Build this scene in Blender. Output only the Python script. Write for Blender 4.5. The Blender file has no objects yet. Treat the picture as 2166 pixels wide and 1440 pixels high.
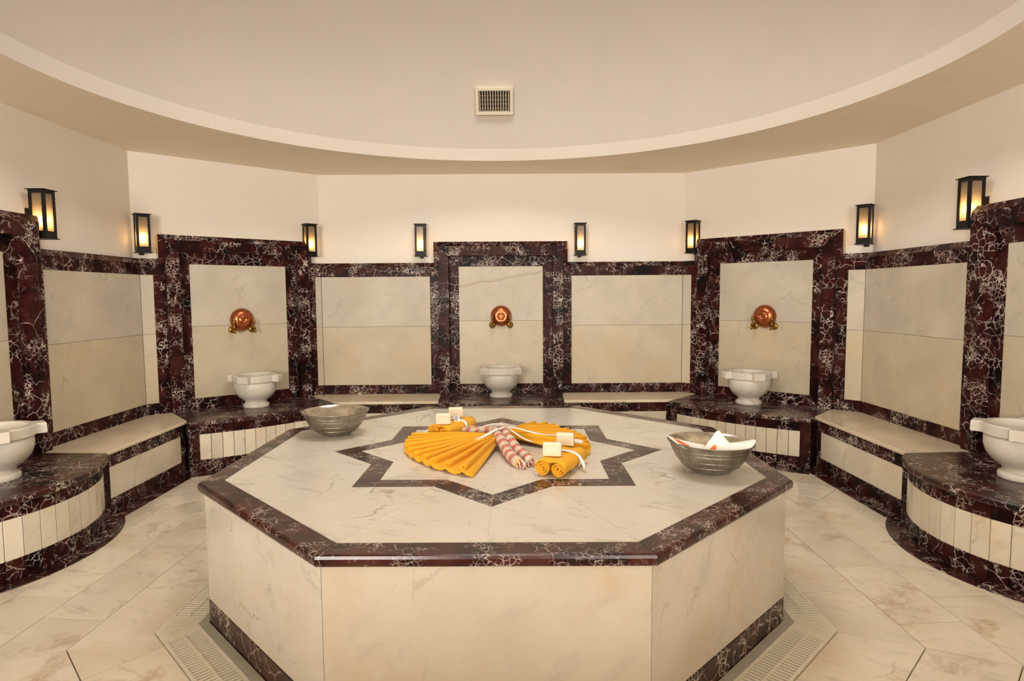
import bpy, bmesh, math, random
from math import sin, cos, pi, radians, atan2, sqrt, hypot
from mathutils import Vector, Matrix, noise

random.seed(7)
scene = bpy.context.scene
COL = scene.collection

# ------------------------------------------------------------------ camera
cam_d = bpy.data.cameras.new('camera')
cam_d.sensor_fit = 'HORIZONTAL'
cam_d.sensor_width = 36.0
cam_d.lens = 36.0 * 1303.9 / 2166.0
cam_d.clip_start = 0.02
cam = bpy.data.objects.new('camera', cam_d)
COL.objects.link(cam)
CAM = Vector((0.0335, -3.3123, 1.5832))
yaw, pit, rol = radians(0.3482), radians(-4.2619), radians(-0.3905)
f0 = Vector((sin(yaw), cos(yaw), 0)); rt = Vector((cos(yaw), -sin(yaw), 0)); u0 = Vector((0, 0, 1))
fw = f0 * cos(pit) + u0 * sin(pit); up = -f0 * sin(pit) + u0 * cos(pit)
r2 = rt * cos(rol) + up * sin(rol); u2 = -rt * sin(rol) + up * cos(rol)
m = Matrix.Identity(4)
for i in range(3):
    m[i][0] = r2[i]; m[i][1] = u2[i]; m[i][2] = -fw[i]; m[i][3] = CAM[i]
cam.matrix_world = m
scene.camera = cam

# ------------------------------------------------------------------ world, lights, exposure
w = bpy.data.worlds.new('world'); scene.world = w; w.use_nodes = True
bg = w.node_tree.nodes['Background']
bg.inputs[0].default_value = (1.0, 0.93, 0.84, 1); bg.inputs[1].default_value = 0.3

def area(name, loc, target, sx, sy, watts, col):
    l = bpy.data.lights.new(name, 'AREA'); l.shape = 'RECTANGLE'; l.size = sx; l.size_y = sy
    l.energy = watts; l.color = col
    o = bpy.data.objects.new(name, l); COL.objects.link(o)
    o.location = loc
    o.rotation_euler = (Vector(target) - Vector(loc)).to_track_quat('-Z', 'Y').to_euler()
    return o
# fill lights added behind the camera and under the dome top, at invented openings
FILL_COL = (1.0, 0.945, 0.875)
area('window_daylight_a', (1.70, -7.42, 1.60), (0.9, 1.5, 1.6), 1.9, 1.7, 150, FILL_COL)
area('window_daylight_b', (-2.25, -7.42, 1.80), (-0.6, 1.5, 1.6), 1.9, 1.7, 300, FILL_COL)
roof_fill = area('roof_daylight', (-.05, .29, 4.60), (-.05, .29, 0), 1.9, 1.9, 66, FILL_COL)
roof_fill.data.shape = 'DISK'

vs = scene.view_settings
vs.view_transform = 'Standard'; vs.look = 'None'; vs.exposure = 0.12; vs.gamma = 1.0
vs.use_curve_mapping = False

# ------------------------------------------------------------------ materials
def new_mat(name):
    mt = bpy.data.materials.new(name); mt.use_nodes = True
    nt = mt.node_tree
    return mt, nt, nt.nodes['Principled BSDF'], nt.nodes, nt.links

def N(nt, typ, **kw):
    n = nt.nodes.new(typ)
    for k, v in kw.items():
        if k.startswith('i_'):
            key = k[2:]
            n.inputs[int(key) if key.isdigit() else key.replace('_', ' ')].default_value = v
        else:
            setattr(n, k, v)
    return n

def ramp(nt, stops, interp='LINEAR'):
    n = nt.nodes.new('ShaderNodeValToRGB'); cr = n.color_ramp; cr.interpolation = interp
    while len(cr.elements) > 1: cr.elements.remove(cr.elements[0])
    cr.elements[0].position = stops[0][0]; cr.elements[0].color = (*stops[0][1], 1)
    for p, c in stops[1:]:
        e = cr.elements.new(p); e.color = (*c, 1)
    return n

def mixc(nt, fac, a, b, blend='MIX'):
    n = nt.nodes.new('ShaderNodeMix'); n.data_type = 'RGBA'; n.blend_type = blend
    for sock, v in ((n.inputs[0], fac), (n.inputs[6], a), (n.inputs[7], b)):
        if isinstance(v, (int, float)): sock.default_value = v
        elif isinstance(v, tuple): sock.default_value = (*v, 1)
        else: nt.links.new(v, sock)
    return n.outputs[2]

def coords(nt, scale=(1, 1, 1), spread=40.0):
    """object coordinates, shifted at random for each piece of stone"""
    tc = N(nt, 'ShaderNodeTexCoord'); oi = N(nt, 'ShaderNodeObjectInfo')
    mul = N(nt, 'ShaderNodeMath', operation='MULTIPLY', i_1=spread); nt.links.new(oi.outputs['Random'], mul.inputs[0])
    cb = N(nt, 'ShaderNodeCombineXYZ')
    nt.links.new(mul.outputs[0], cb.inputs[0]); nt.links.new(mul.outputs[0], cb.inputs[1]); nt.links.new(mul.outputs[0], cb.inputs[2])
    mp = N(nt, 'ShaderNodeMapping'); mp.inputs['Scale'].default_value = scale
    nt.links.new(tc.outputs['Object'], mp.inputs[0])
    ad = N(nt, 'ShaderNodeVectorMath', operation='ADD')
    nt.links.new(mp.outputs[0], ad.inputs[0]); nt.links.new(cb.outputs[0], ad.inputs[1])
    return ad.outputs[0], oi.outputs['Random']

def warp(nt, vec, scale, amt, detail=3.0):
    nz = N(nt, 'ShaderNodeTexNoise', i_Scale=scale, i_Detail=detail); nt.links.new(vec, nz.inputs['Vector'])
    s = N(nt, 'ShaderNodeVectorMath', operation='SUBTRACT'); s.inputs[1].default_value = (.5, .5, .5)
    nt.links.new(nz.outputs['Color'], s.inputs[0])
    k = N(nt, 'ShaderNodeVectorMath', operation='SCALE'); k.inputs['Scale'].default_value = amt
    nt.links.new(s.outputs[0], k.inputs[0])
    a = N(nt, 'ShaderNodeVectorMath', operation='ADD'); nt.links.new(vec, a.inputs[0]); nt.links.new(k.outputs[0], a.inputs[1])
    return a.outputs[0]

def noise_fac(nt, vec, scale, detail=4.0, rough=.55):
    n = N(nt, 'ShaderNodeTexNoise', i_Scale=scale, i_Detail=detail, i_Roughness=rough); nt.links.new(vec, n.inputs['Vector'])
    return n.outputs['Fac']

def fac_ramp(nt, fac, p0, p1, v0=0.0, v1=1.0):
    mr = N(nt, 'ShaderNodeMapRange'); mr.inputs[1].default_value = p0; mr.inputs[2].default_value = p1
    mr.inputs[3].default_value = v0; mr.inputs[4].default_value = v1
    nt.links.new(fac, mr.inputs[0]); return mr.outputs[0]

def mul(nt, a, b):
    n = N(nt, 'ShaderNodeMath', operation='MULTIPLY')
    for s, v in ((n.inputs[0], a), (n.inputs[1], b)):
        if isinstance(v, (int, float)): s.default_value = v
        else: nt.links.new(v, s)
    return n.outputs[0]

def mx(nt, a, b):
    n = N(nt, 'ShaderNodeMath', operation='MAXIMUM'); nt.links.new(a, n.inputs[0]); nt.links.new(b, n.inputs[1]); return n.outputs[0]

def red_marble(name, rough=.34, dens=1.0, red=1.0, scale=1.0, spec=.08):
    mt, nt, b, nodes, L = new_mat(name)
    v, rnd = coords(nt, (scale, scale, scale))
    base = ramp(nt, [(0.32, (.004, .003, .003)), (.45, (.020 * red, .0045, .0045)), (.57, (.048 * red, .010, .008)), (.72, (.058 * red, .024, .018))])
    L.new(noise_fac(nt, v, 5.0, 5), base.inputs[0])
    # broken vein nets at three sizes
    facs = []
    for sc, wd, msc, m0, m1, seed in ((6.5, .016, 2.6, .49, .60, 0), (15.0, .034, 3.4, .50, .60, 5), (34.0, .075, 4.2, .53, .61, 11)):
        vv = warp(nt, v, sc * .7, 1.5 / sc, 6)
        vo = N(nt, 'ShaderNodeTexVoronoi', feature='DISTANCE_TO_EDGE', i_Scale=sc); L.new(vv, vo.inputs['Vector'])
        line = fac_ramp(nt, vo.outputs['Distance'], wd, wd * .25)
        off = N(nt, 'ShaderNodeVectorMath', operation='ADD'); off.inputs[1].default_value = (seed, seed, seed); L.new(v, off.inputs[0])
        mask = fac_ramp(nt, noise_fac(nt, off.outputs[0], msc, 4, .65), m0, m1)
        facs.append(mul(nt, mul(nt, line, mask), dens))
    f = mx(nt, mx(nt, facs[0], facs[1]), facs[2])
    veincol = mixc(nt, noise_fac(nt, v, 20, 2), (.40, .31, .26), (.82, .74, .66))
    cloud = fac_ramp(nt, noise_fac(nt, v, 8, 6, .7), .58, .75)
    c0 = mixc(nt, mul(nt, cloud, .28), base.outputs[0], (.16, .10, .075))
    col = mixc(nt, f, c0, veincol)
    L.new(col, b.inputs['Base Color'])
    b.inputs['Roughness'].default_value = rough
    b.inputs['Specular IOR Level'].default_value = spec
    return mt

def white_marble(name, c=(.74, .675, .575), c2=(.60, .545, .465), vein=(.40, .36, .31), stain=(.62, .42, .20), stain_amt=.25, vamt=.5, rough=.2, stretch=(1, 1, 1), rust=0.0, rot=0.5):
    mt, nt, b, nodes, L = new_mat(name)
    v, rnd = coords(nt, stretch)
    rotn = N(nt, 'ShaderNodeVectorRotate', rotation_type='EULER_XYZ'); rotn.inputs['Rotation'].default_value = (rot, rot * .6, rot)
    L.new(v, rotn.inputs['Vector'])
    v = rotn.outputs[0]
    base = mixc(nt, fac_ramp(nt, noise_fac(nt, v, 2.2, 6, .6), .38, .66), c, c2)
    # soft directional grey veining
    mp = N(nt, 'ShaderNodeMapping'); mp.inputs['Scale'].default_value = (1.0, 4.5, 2.2); L.new(v, mp.inputs[0])
    wv = warp(nt, mp.outputs[0], 2.0, .55, 5)
    vn = fac_ramp(nt, noise_fac(nt, wv, 2.8, 8, .70), .55, .70)
    col = mixc(nt, mul(nt, vn, vamt), base, vein)
    vo = N(nt, 'ShaderNodeTexVoronoi', feature='DISTANCE_TO_EDGE', i_Scale=1.6); L.new(warp(nt, v, 2.2, .75, 6), vo.inputs['Vector'])
    thin = mul(nt, fac_ramp(nt, vo.outputs['Distance'], .014, .002), fac_ramp(nt, noise_fac(nt, v, 3.1, 3), .52, .62))
    col = mixc(nt, mul(nt, thin, vamt * .9), col, (vein[0] * .8, vein[1] * .72, vein[2] * .6))
    st = fac_ramp(nt, noise_fac(nt, v, 1.7, 5, .62), .52, .72)
    col = mixc(nt, mul(nt, st, stain_amt), col, stain)
    if rust:
        rs = fac_ramp(nt, noise_fac(nt, warp(nt, v, 4, .3, 4), 2.6, 6, .72), .57, .74)
        col = mixc(nt, mul(nt, rs, rust), col, (.36, .16, .05))
    val = N(nt, 'ShaderNodeHueSaturation'); L.new(col, val.inputs['Color'])
    L.new(fac_ramp(nt, rnd, 0, 1, .93, 1.05), val.inputs['Value'])
    L.new(val.outputs[0], b.inputs['Base Color'])
    b.inputs['Roughness'].default_value = rough
    b.inputs['Specular IOR Level'].default_value = .45
    return mt

def veined_panel(name):
    mt = M['panel'].copy(); mt.name = name; nt = mt.node_tree; L = nt.links
    b = nt.nodes['Principled BSDF']; src = b.inputs['Base Color'].links[0].from_socket
    tc = N(nt, 'ShaderNodeTexCoord'); wv = warp(nt, tc.outputs['Object'], 7, .05, 5)
    sp = N(nt, 'ShaderNodeSeparateXYZ'); L.new(wv, sp.inputs[0])
    k = mul(nt, sp.outputs['X'], -.17)
    ad = N(nt, 'ShaderNodeMath', operation='ADD'); L.new(sp.outputs['Z'], ad.inputs[0]); L.new(k, ad.inputs[1])
    d = N(nt, 'ShaderNodeMath', operation='SUBTRACT', i_1=1.752); L.new(ad.outputs[0], d.inputs[0])
    up_ = fac_ramp(nt, d.outputs[0], .030, .0); dn = fac_ramp(nt, d.outputs[0], -.010, .0)
    band = mul(nt, up_, dn)
    c = mixc(nt, mul(nt, band, .75), src, (.40, .30, .19))
    L.new(c, b.inputs['Base Color']); return mt

def plaster(name, c, var=.06, stain=0.0):
    mt, nt, b, nodes, L = new_mat(name)
    tc = N(nt, 'ShaderNodeTexCoord')
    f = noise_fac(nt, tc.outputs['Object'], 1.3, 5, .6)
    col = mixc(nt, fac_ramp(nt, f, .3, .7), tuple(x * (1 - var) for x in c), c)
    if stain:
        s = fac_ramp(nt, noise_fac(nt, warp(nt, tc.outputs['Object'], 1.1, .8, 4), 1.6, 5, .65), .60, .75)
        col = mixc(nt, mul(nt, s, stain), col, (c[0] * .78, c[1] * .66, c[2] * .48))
    L.new(col, b.inputs['Base Color'])
    bp = N(nt, 'ShaderNodeBump', i_Strength=.06, i_Distance=.004)
    L.new(noise_fac(nt, tc.outputs['Object'], 60, 3), bp.inputs['Height']); L.new(bp.outputs[0], b.inputs['Normal'])
    b.inputs['Roughness'].default_value = .75
    b.inputs['Specular IOR Level'].default_value = .2
    return mt

def simple(name, c, rough=.5, metal=0.0, spec=.5, bump=0.0, bscale=80, var=0.0, vscale=10):
    mt, nt, b, nodes, L = new_mat(name)
    tc = N(nt, 'ShaderNodeTexCoord')
    if var:
        col = mixc(nt, fac_ramp(nt, noise_fac(nt, tc.outputs['Object'], vscale, 5, .65), .35, .65), tuple(x * (1 - var) for x in c), c)
        L.new(col, b.inputs['Base Color'])
    else:
        b.inputs['Base Color'].default_value = (*c, 1)
    b.inputs['Roughness'].default_value = rough; b.inputs['Metallic'].default_value = metal
    b.inputs['Specular IOR Level'].default_value = spec
    if bump:
        bp = N(nt, 'ShaderNodeBump', i_Strength=bump, i_Distance=.004)
        L.new(noise_fac(nt, tc.outputs['Object'], bscale, 3), bp.inputs['Height']); L.new(bp.outputs[0], b.inputs['Normal'])
    return mt

M = {}
M['red'] = red_marble('red_marble')
M['red_rim'] = red_marble('red_marble_rim', .2, .75, 1.25, 1.5, .45)
M['red_star'] = red_marble('red_marble_star', .2, .85, 1.05, 1.2, .45)
M['red_slab'] = red_marble('red_marble_slab', .26, 1.0, 1.1, 1.0, .5)
M['panel'] = white_marble('white_marble_panel', (.61, .54, .435), (.51, .45, .355), stain=(.62, .47, .26), stain_amt=.28, vamt=.5, rough=.5)
M['panel_low'] = white_marble('white_marble_panel_lower', (.62, .535, .395), (.53, .455, .33), stain=(.62, .45, .22), stain_amt=.45, vamt=.45, rough=.5)
M['bench'] = white_marble('white_marble_bench', (.82, .70, .53), (.70, .59, .44), stain=(.52, .38, .2), stain_amt=.25, vamt=.45)
M['top'] = white_marble('white_marble_top', (.72, .665, .575), (.66, .605, .515), stain=(.66, .48, .25), stain_amt=.16, vamt=.85)
M['side'] = white_marble('white_marble_side', (.69, .635, .55), (.60, .545, .46), stain=(.60, .42, .2), stain_amt=.45, vamt=.45, rust=.4)
M['side_pale'] = white_marble('white_marble_side_pale', (.80, .745, .66), (.72, .665, .575), stain=(.66, .5, .28), stain_amt=.15, vamt=.6)  # paler colour stands in for the stronger light on the left face
M['side_warm'] = white_marble('white_marble_side_warm', (.64, .575, .475), (.57, .50, .40), stain=(.58, .40, .18), stain_amt=.5, vamt=.35, rust=.15)  # warmer stone, its colour also darkened for weaker light on the front face
M['side_rust'] = white_marble('white_marble_side_rusty', (.66, .60, .51), (.57, .51, .42), stain=(.60, .42, .2), stain_amt=.5, vamt=.45, rust=.75)
M['floor'] = white_marble('white_marble_floor', (.80, .72, .59), (.70, .62, .49), stain=(.60, .40, .19), stain_amt=.32, vamt=.5, rough=.17, rust=.75)
M['tile'] = white_marble('white_marble_tile', (.80, .72, .58), (.70, .62, .49), stain=(.66, .46, .2), stain_amt=.35, vamt=.4)
M['basin'] = white_marble('white_marble_basin', (.76, .71, .62), (.66, .61, .53), stain=(.62, .46, .25), stain_amt=.22, vamt=.45, rough=.28)
M['block'] = white_marble('cream_marble_block', (.70, .58, .40), (.58, .46, .3), stain_amt=.4, vamt=.3, rough=.4)
M['grout'] = simple('grout', (.26, .19, .11), .85, var=.3, vscale=20)
M['plaster'] = plaster('cream_plaster', (.86, .79, .70), .04)
M['soffit'] = plaster('cream_plaster_soffit', (.90, .80, .65), .06, .35)
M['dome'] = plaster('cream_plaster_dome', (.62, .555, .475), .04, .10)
M['iron'] = simple('black_iron', (.012, .010, .009), .45, .6, .5, .15, 120)
M['plastic'] = simple('white_plastic', (.80, .74, .62), .4, var=.08, vscale=4)
M['vent'] = simple('vent_metal', (.70, .62, .48), .45)
M['brown'] = simple('brown_metal', (.16, .11, .06), .6)
M['dark'] = simple('dark_void', (.012, .009, .006), .9)
M['concrete'] = simple('grey_curb', (.45, .43, .36), .7, var=.15)
M['brass'] = simple('brass', (.30, .17, .04), .3, 1.0, .5, .3, 90)
M['soap'] = simple('soap', (.80, .71, .53), .45, spec=.35)
M['ribbon'] = simple('white_ribbon', (.86, .82, .76), .6)
M['orange'] = simple('orange_print', (.85, .17, .02), .6)
M['blue'] = simple('blue_print', (.10, .14, .30), .6)
M['red_fringe'] = simple('red_fringe', (.55, .05, .03), .8)
M['white_fringe'] = simple('white_fringe', (.78, .72, .60), .8)

def towel_mat():
    mt, nt, b, nodes, L = new_mat('yellow_terry')
    tc = N(nt, 'ShaderNodeTexCoord')
    col = mixc(nt, noise_fac(nt, tc.outputs['Object'], 60, 3), (.80, .36, .018), (.92, .47, .035))
    L.new(col, b.inputs['Base Color']); b.inputs['Roughness'].default_value = .95; b.inputs['Specular IOR Level'].default_value = .1
    b.inputs['Sheen Weight'].default_value = .3; b.inputs['Sheen Tint'].default_value = (1, .75, .3, 1)
    bp = N(nt, 'ShaderNodeBump', i_Strength=.5, i_Distance=.003)
    L.new(noise_fac(nt, tc.outputs['Object'], 420, 2), bp.inputs['Height']); L.new(bp.outputs[0], b.inputs['Normal'])
    return mt
M['towel'] = towel_mat()

def cotton_mat():
    mt, nt, b, nodes, L = new_mat('white_cotton')
    b.inputs['Base Color'].default_value = (.88, .85, .81, 1); b.inputs['Roughness'].default_value = .85
    b.inputs['Specular IOR Level'].default_value = .15
    tc = N(nt, 'ShaderNodeTexCoord')
    bp = N(nt, 'ShaderNodeBump', i_Strength=.25, i_Distance=.004)
    L.new(noise_fac(nt, tc.outputs['Object'], 45, 4), bp.inputs['Height']); L.new(bp.outputs[0], b.inputs['Normal'])
    return mt
M['cotton'] = cotton_mat()

def plaid_mat():
    """woven check: brick red, white and yellow bands along and around the roll (UV in metres)"""
    mt, nt, b, nodes, L = new_mat('plaid_cotton')
    uv = N(nt, 'ShaderNodeUVMap'); sp = N(nt, 'ShaderNodeSeparateXYZ'); L.new(uv.outputs[0], sp.inputs[0])
    def bands(sock, period, stops):
        mo = N(nt, 'ShaderNodeMath', operation='MULTIPLY', i_1=1.0 / period); L.new(sock, mo.inputs[0])
        fr = N(nt, 'ShaderNodeMath', operation='FRACT'); L.new(mo.outputs[0], fr.inputs[0])
        r = ramp(nt, stops, 'CONSTANT'); L.new(fr.outputs[0], r.inputs[0]); return r.outputs[0]
    W = (.78, .70, .60); R = (.50, .07, .05); Y = (.72, .47, .14); D = (.12, .03, .03)
    a = bands(sp.outputs[0], .085, [(0, R), (.34, Y), (.38, R), (.42, W), (.50, R), (.54, W), (.66, D), (.69, W), (.80, Y), (.86, W), (.92, D), (.95, R)])
    c = bands(sp.outputs[1], .034, [(0, W), (.22, R), (.34, W), (.5, D), (.56, W), (.72, Y), (.80, R), (.9, W)])
    L.new(mixc(nt, .30, a, c), b.inputs['Base Color'])
    b.inputs['Roughness'].default_value = .9; b.inputs['Specular IOR Level'].default_value = .1
    return mt
M['plaid'] = plaid_mat()

def tin_mat(name, k, r0, r1):
    mt, nt, b, nodes, L = new_mat(name)
    tc = N(nt, 'ShaderNodeTexCoord')
    n1 = noise_fac(nt, tc.outputs['Object'], 16, 6, .7)
    n2 = noise_fac(nt, tc.outputs['Object'], 55, 4, .7)
    c = mixc(nt, fac_ramp(nt, n1, .42, .62), (.62 * k, .57 * k, .48 * k), (.40 * k, .36 * k, .28 * k))
    c = mixc(nt, fac_ramp(nt, n2, .62, .72), c, (.10, .085, .06))
    L.new(c, b.inputs['Base Color']); b.inputs['Metallic'].default_value = .92
    L.new(fac_ramp(nt, n1, .3, .7, r0, r1), b.inputs['Roughness'])
    bp = N(nt, 'ShaderNodeBump', i_Strength=.25, i_Distance=.004); L.new(n2, bp.inputs['Height']); L.new(bp.outputs[0], b.inputs['Normal'])
    return mt
M['tin'] = tin_mat('tinned_metal', 1.15, .16, .30)
M['tin_dark'] = tin_mat('tarnished_metal', .62, .32, .48)

def copper_mat():
    mt, nt, b, nodes, L = new_mat('beaten_copper')
    tc = N(nt, 'ShaderNodeTexCoord')
    vo = N(nt, 'ShaderNodeTexVoronoi', i_Scale=75.0); L.new(tc.outputs['Object'], vo.inputs['Vector'])
    c = mixc(nt, noise_fac(nt, tc.outputs['Object'], 18, 4), (.58, .19, .085), (.36, .10, .04))
    L.new(c, b.inputs['Base Color']); b.inputs['Metallic'].default_value = 1.0; b.inputs['Roughness'].default_value = .27
    bp = N(nt, 'ShaderNodeBump', i_Strength=.35, i_Distance=.003); L.new(vo.outputs['Distance'], bp.inputs['Height']); L.new(bp.outputs[0], b.inputs['Normal'])
    return mt
M['copper'] = copper_mat()

def frost_mat():
    mt = bpy.data.materials.new('frosted_glass'); mt.use_nodes = True
    nt = mt.node_tree; nt.nodes.clear(); L = nt.links
    out = N(nt, 'ShaderNodeOutputMaterial')
    tr = N(nt, 'ShaderNodeBsdfTranslucent'); tr.inputs[0].default_value = (.42, .34, .24, 1)
    df = N(nt, 'ShaderNodeBsdfDiffuse'); df.inputs[0].default_value = (.40, .33, .26, 1)
    tp = N(nt, 'ShaderNodeBsdfTransparent'); tp.inputs[0].default_value = (.9, .82, .68, 1)
    gl = N(nt, 'ShaderNodeBsdfGlossy'); gl.inputs['Roughness'].default_value = .25
    a = N(nt, 'ShaderNodeMixShader', i_0=.30); L.new(tr.outputs[0], a.inputs[1]); L.new(df.outputs[0], a.inputs[2])
    c = N(nt, 'ShaderNodeMixShader', i_0=.24); L.new(a.outputs[0], c.inputs[1]); L.new(tp.outputs[0], c.inputs[2])
    d = N(nt, 'ShaderNodeMixShader', i_0=.05); L.new(c.outputs[0], d.inputs[1]); L.new(gl.outputs[0], d.inputs[2])
    L.new(d.outputs[0], out.inputs[0])
    return mt
M['frost'] = frost_mat()

def emit_mat(name, c, s):
    mt = bpy.data.materials.new(name); mt.use_nodes = True
    nt = mt.node_tree; nt.nodes.clear()
    e = N(nt, 'ShaderNodeEmission'); e.inputs[0].default_value = (*c, 1); e.inputs[1].default_value = s
    o = N(nt, 'ShaderNodeOutputMaterial'); nt.links.new(e.outputs[0], o.inputs[0]); return mt
M['bulb'] = emit_mat('lamp_bulb', (1.0, .72, .38), 60.0)
M['pane'] = emit_mat('daylit_pane', (1.0, .945, .875), 3.0)  # glow for the panes of the added openings

# ------------------------------------------------------------------ mesh helpers
def mesh(name, verts, faces, mat=None, smooth=False, uvs=None):
    me = bpy.data.meshes.new(name)
    me.from_pydata([tuple(v) for v in verts], [], faces)
    bm = bmesh.new(); bm.from_mesh(me)
    bmesh.ops.recalc_face_normals(bm, faces=bm.faces)
    bm.to_mesh(me); bm.free()
    if mat: me.materials.append(mat)
    if smooth:
        for p in me.polygons: p.use_smooth = True
    me.update()
    return me

def obj(name, me, parent=None, loc=(0, 0, 0), rot=(0, 0, 0)):
    o = bpy.data.objects.new(name, me); COL.objects.link(o)
    o.location = loc; o.rotation_euler = rot
    if parent: o.parent = parent
    return o

def thing(name, label, cat, loc=(0, 0, 0), rz=0.0, group=None):
    o = bpy.data.objects.new(name, None); COL.objects.link(o)
    o.empty_display_size = .1
    o.location = loc; o.rotation_euler = (0, 0, rz)
    tag(o, label, cat, group); return o

def tag(o, label, cat, group=None):
    o['label'] = label; o['category'] = cat
    if group: o['group'] = group
    return o

def struct(o, label, cat):
    o['kind'] = 'structure'; o['label'] = label; o['category'] = cat; return o

def bevel(me, w, seg=1, ang=40):
    bm = bmesh.new(); bm.from_mesh(me)
    ed = [e for e in bm.edges if len(e.link_faces) == 2 and e.calc_face_angle(0) > radians(ang)]
    bmesh.ops.bevel(bm, geom=ed, offset=w, segments=seg, profile=.5, affect='EDGES')
    bm.to_mesh(me); bm.free(); return me

def box_mesh(name, x0, x1, y0, y1, z0, z1, mat, bv=0.0, seg=1):
    v = [(x0, y0, z0), (x1, y0, z0), (x1, y1, z0), (x0, y1, z0), (x0, y0, z1), (x1, y0, z1), (x1, y1, z1), (x0, y1, z1)]
    f = [(0, 3, 2, 1), (4, 5, 6, 7), (0, 1, 5, 4), (1, 2, 6, 5), (2, 3, 7, 6), (3, 0, 4, 7)]
    me = mesh(name, v, f, mat)
    if bv: bevel(me, bv, seg)
    return me

def prism_z(name, poly, z0, z1, mat, bv=0.0, seg=1, smooth=False):
    """plan polygon (x, y) raised from z0 to z1"""
    n = len(poly)
    v = [(p[0], p[1], z0) for p in poly] + [(p[0], p[1], z1) for p in poly]
    f = [tuple(range(n - 1, -1, -1)), tuple(range(n, 2 * n))] + [(i, (i + 1) % n, n + (i + 1) % n, n + i) for i in range(n)]
    me = mesh(name, v, f, mat, smooth)
    if bv: bevel(me, bv, seg, 30)
    return me

def prism_y(name, poly, y0, y1, mat, bv=0.0):
    """elevation polygon (x, z) given depth from y0 to y1"""
    n = len(poly)
    v = [(p[0], y0, p[1]) for p in poly] + [(p[0], y1, p[1]) for p in poly]
    f = [tuple(range(n)), tuple(range(2 * n - 1, n - 1, -1))] + [(i, (i + 1) % n, n + (i + 1) % n, n + i) for i in range(n)]
    me = mesh(name, v, f, mat)
    if bv: bevel(me, bv, 1)
    return me

def lathe(name, prof, mat, n=40, smooth=True, close_top=False, close_bot=True):
    v = []; f = []
    for r, z in prof:
        for k in range(n):
            a = 2 * pi * k / n; v.append((r * cos(a), r * sin(a), z))
    for i in range(len(prof) - 1):
        for k in range(n):
            f.append((i * n + k, i * n + (k + 1) % n, (i + 1) * n + (k + 1) % n, (i + 1) * n + k))
    if close_bot: f.append(tuple(range(n)))
    if close_top: f.append(tuple(range((len(prof) - 1) * n, len(prof) * n)))
    return mesh(name, v, f, mat, smooth)

def tube(name, pts, rad, mat, n=8, smooth=True, flat=1.0):
    """round bar along points; rad a number or list; UV: length, girth in metres"""
    pts = [Vector(p) for p in pts]; v = []; f = []; uv = []
    rads = rad if isinstance(rad, (list, tuple)) else [rad] * len(pts)
    acc = 0.0; Ls = [0.0]
    for i in range(1, len(pts)): acc += (pts[i] - pts[i - 1]).length; Ls.append(acc)
    for i, p in enumerate(pts):
        d = (pts[min(i + 1, len(pts) - 1)] - pts[max(i - 1, 0)]).normalized()
        s = d.cross(Vector((0, 0, 1)))
        if s.length < 1e-3: s = Vector((1, 0, 0))
        s.normalize(); q = s.cross(d)
        for k in range(n + 1):
            a = 2 * pi * k / n
            v.append(p + s * cos(a) * rads[i] + q * sin(a) * rads[i] * flat); uv.append((Ls[i], k / n * 2 * pi * rads[i]))
    m1 = n + 1
    for i in range(len(pts) - 1):
        for k in range(n): f.append((i * m1 + k, i * m1 + k + 1, (i + 1) * m1 + k + 1, (i + 1) * m1 + k))
    f.append(tuple(range(n))); f.append(tuple(range((len(pts) - 1) * m1, (len(pts) - 1) * m1 + n)))
    me = bpy.data.meshes.new(name); me.from_pydata([tuple(x) for x in v], [], f)
    ul = me.uv_layers.new(name='UVMap')
    for lp in me.loops: ul.data[lp.index].uv = uv[lp.vertex_index]
    me.materials.append(mat)
    if smooth:
        for p in me.polygons: p.use_smooth = True
    me.update(); return me

# ------------------------------------------------------------------ room plan (dado face line, metres)
CLp = Vector((-2.036, 3.57)); CRp = Vector((1.980, 3.57))
DLp = Vector((-3.357, 2.42)); DRp = Vector((3.284, 2.300))
YF = -7.5
FLp = Vector((-3.357, YF)); FRp = Vector((3.284, YF))
HS = .477      # bench and ledge height
HC = 2.918     # underside of the ceiling rim
TUP = .08      # plaster stands this far behind the stone facing
PCX, PCY, PROT = -.030, .138, radians(-.75)     # platform centre and turn
HP = .70

class Wall:
    def __init__(s, name, A, B, nc):
        s.name = name; s.A = A; s.B = B; s.d = (B - A).normalized(); s.L = (B - A).length
        s.n = Vector((s.d.y, -s.d.x))      # into the room
        s.rz = atan2(s.d.y, s.d.x); s.nc = nc   # nc: niche centre along the wall
    def at(s, u, out=0.0): return s.A + s.d * u + s.n * out
W_BACK = Wall('back', CLp, CRp, -.045 + 2.036)
W_BL = Wall('back_left', DLp, CLp, 1.7513 / 2 + .02)
W_BR = Wall('back_right', CRp, DRp, 1.8204 / 2 - .02)
W_LEFT = Wall('left', FLp, DLp, .45 - YF)
W_RIGHT = Wall('right', DRp, FRp, 2.30 - .27)
WALLS = [W_LEFT, W_BL, W_BACK, W_BR, W_RIGHT]

def inter(p, d, q, e):
    den = d.x * e.y - d.y * e.x; t = ((q.x - p.x) * e.y - (q.y - p.y) * e.x) / den
    return p + d * t

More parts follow.
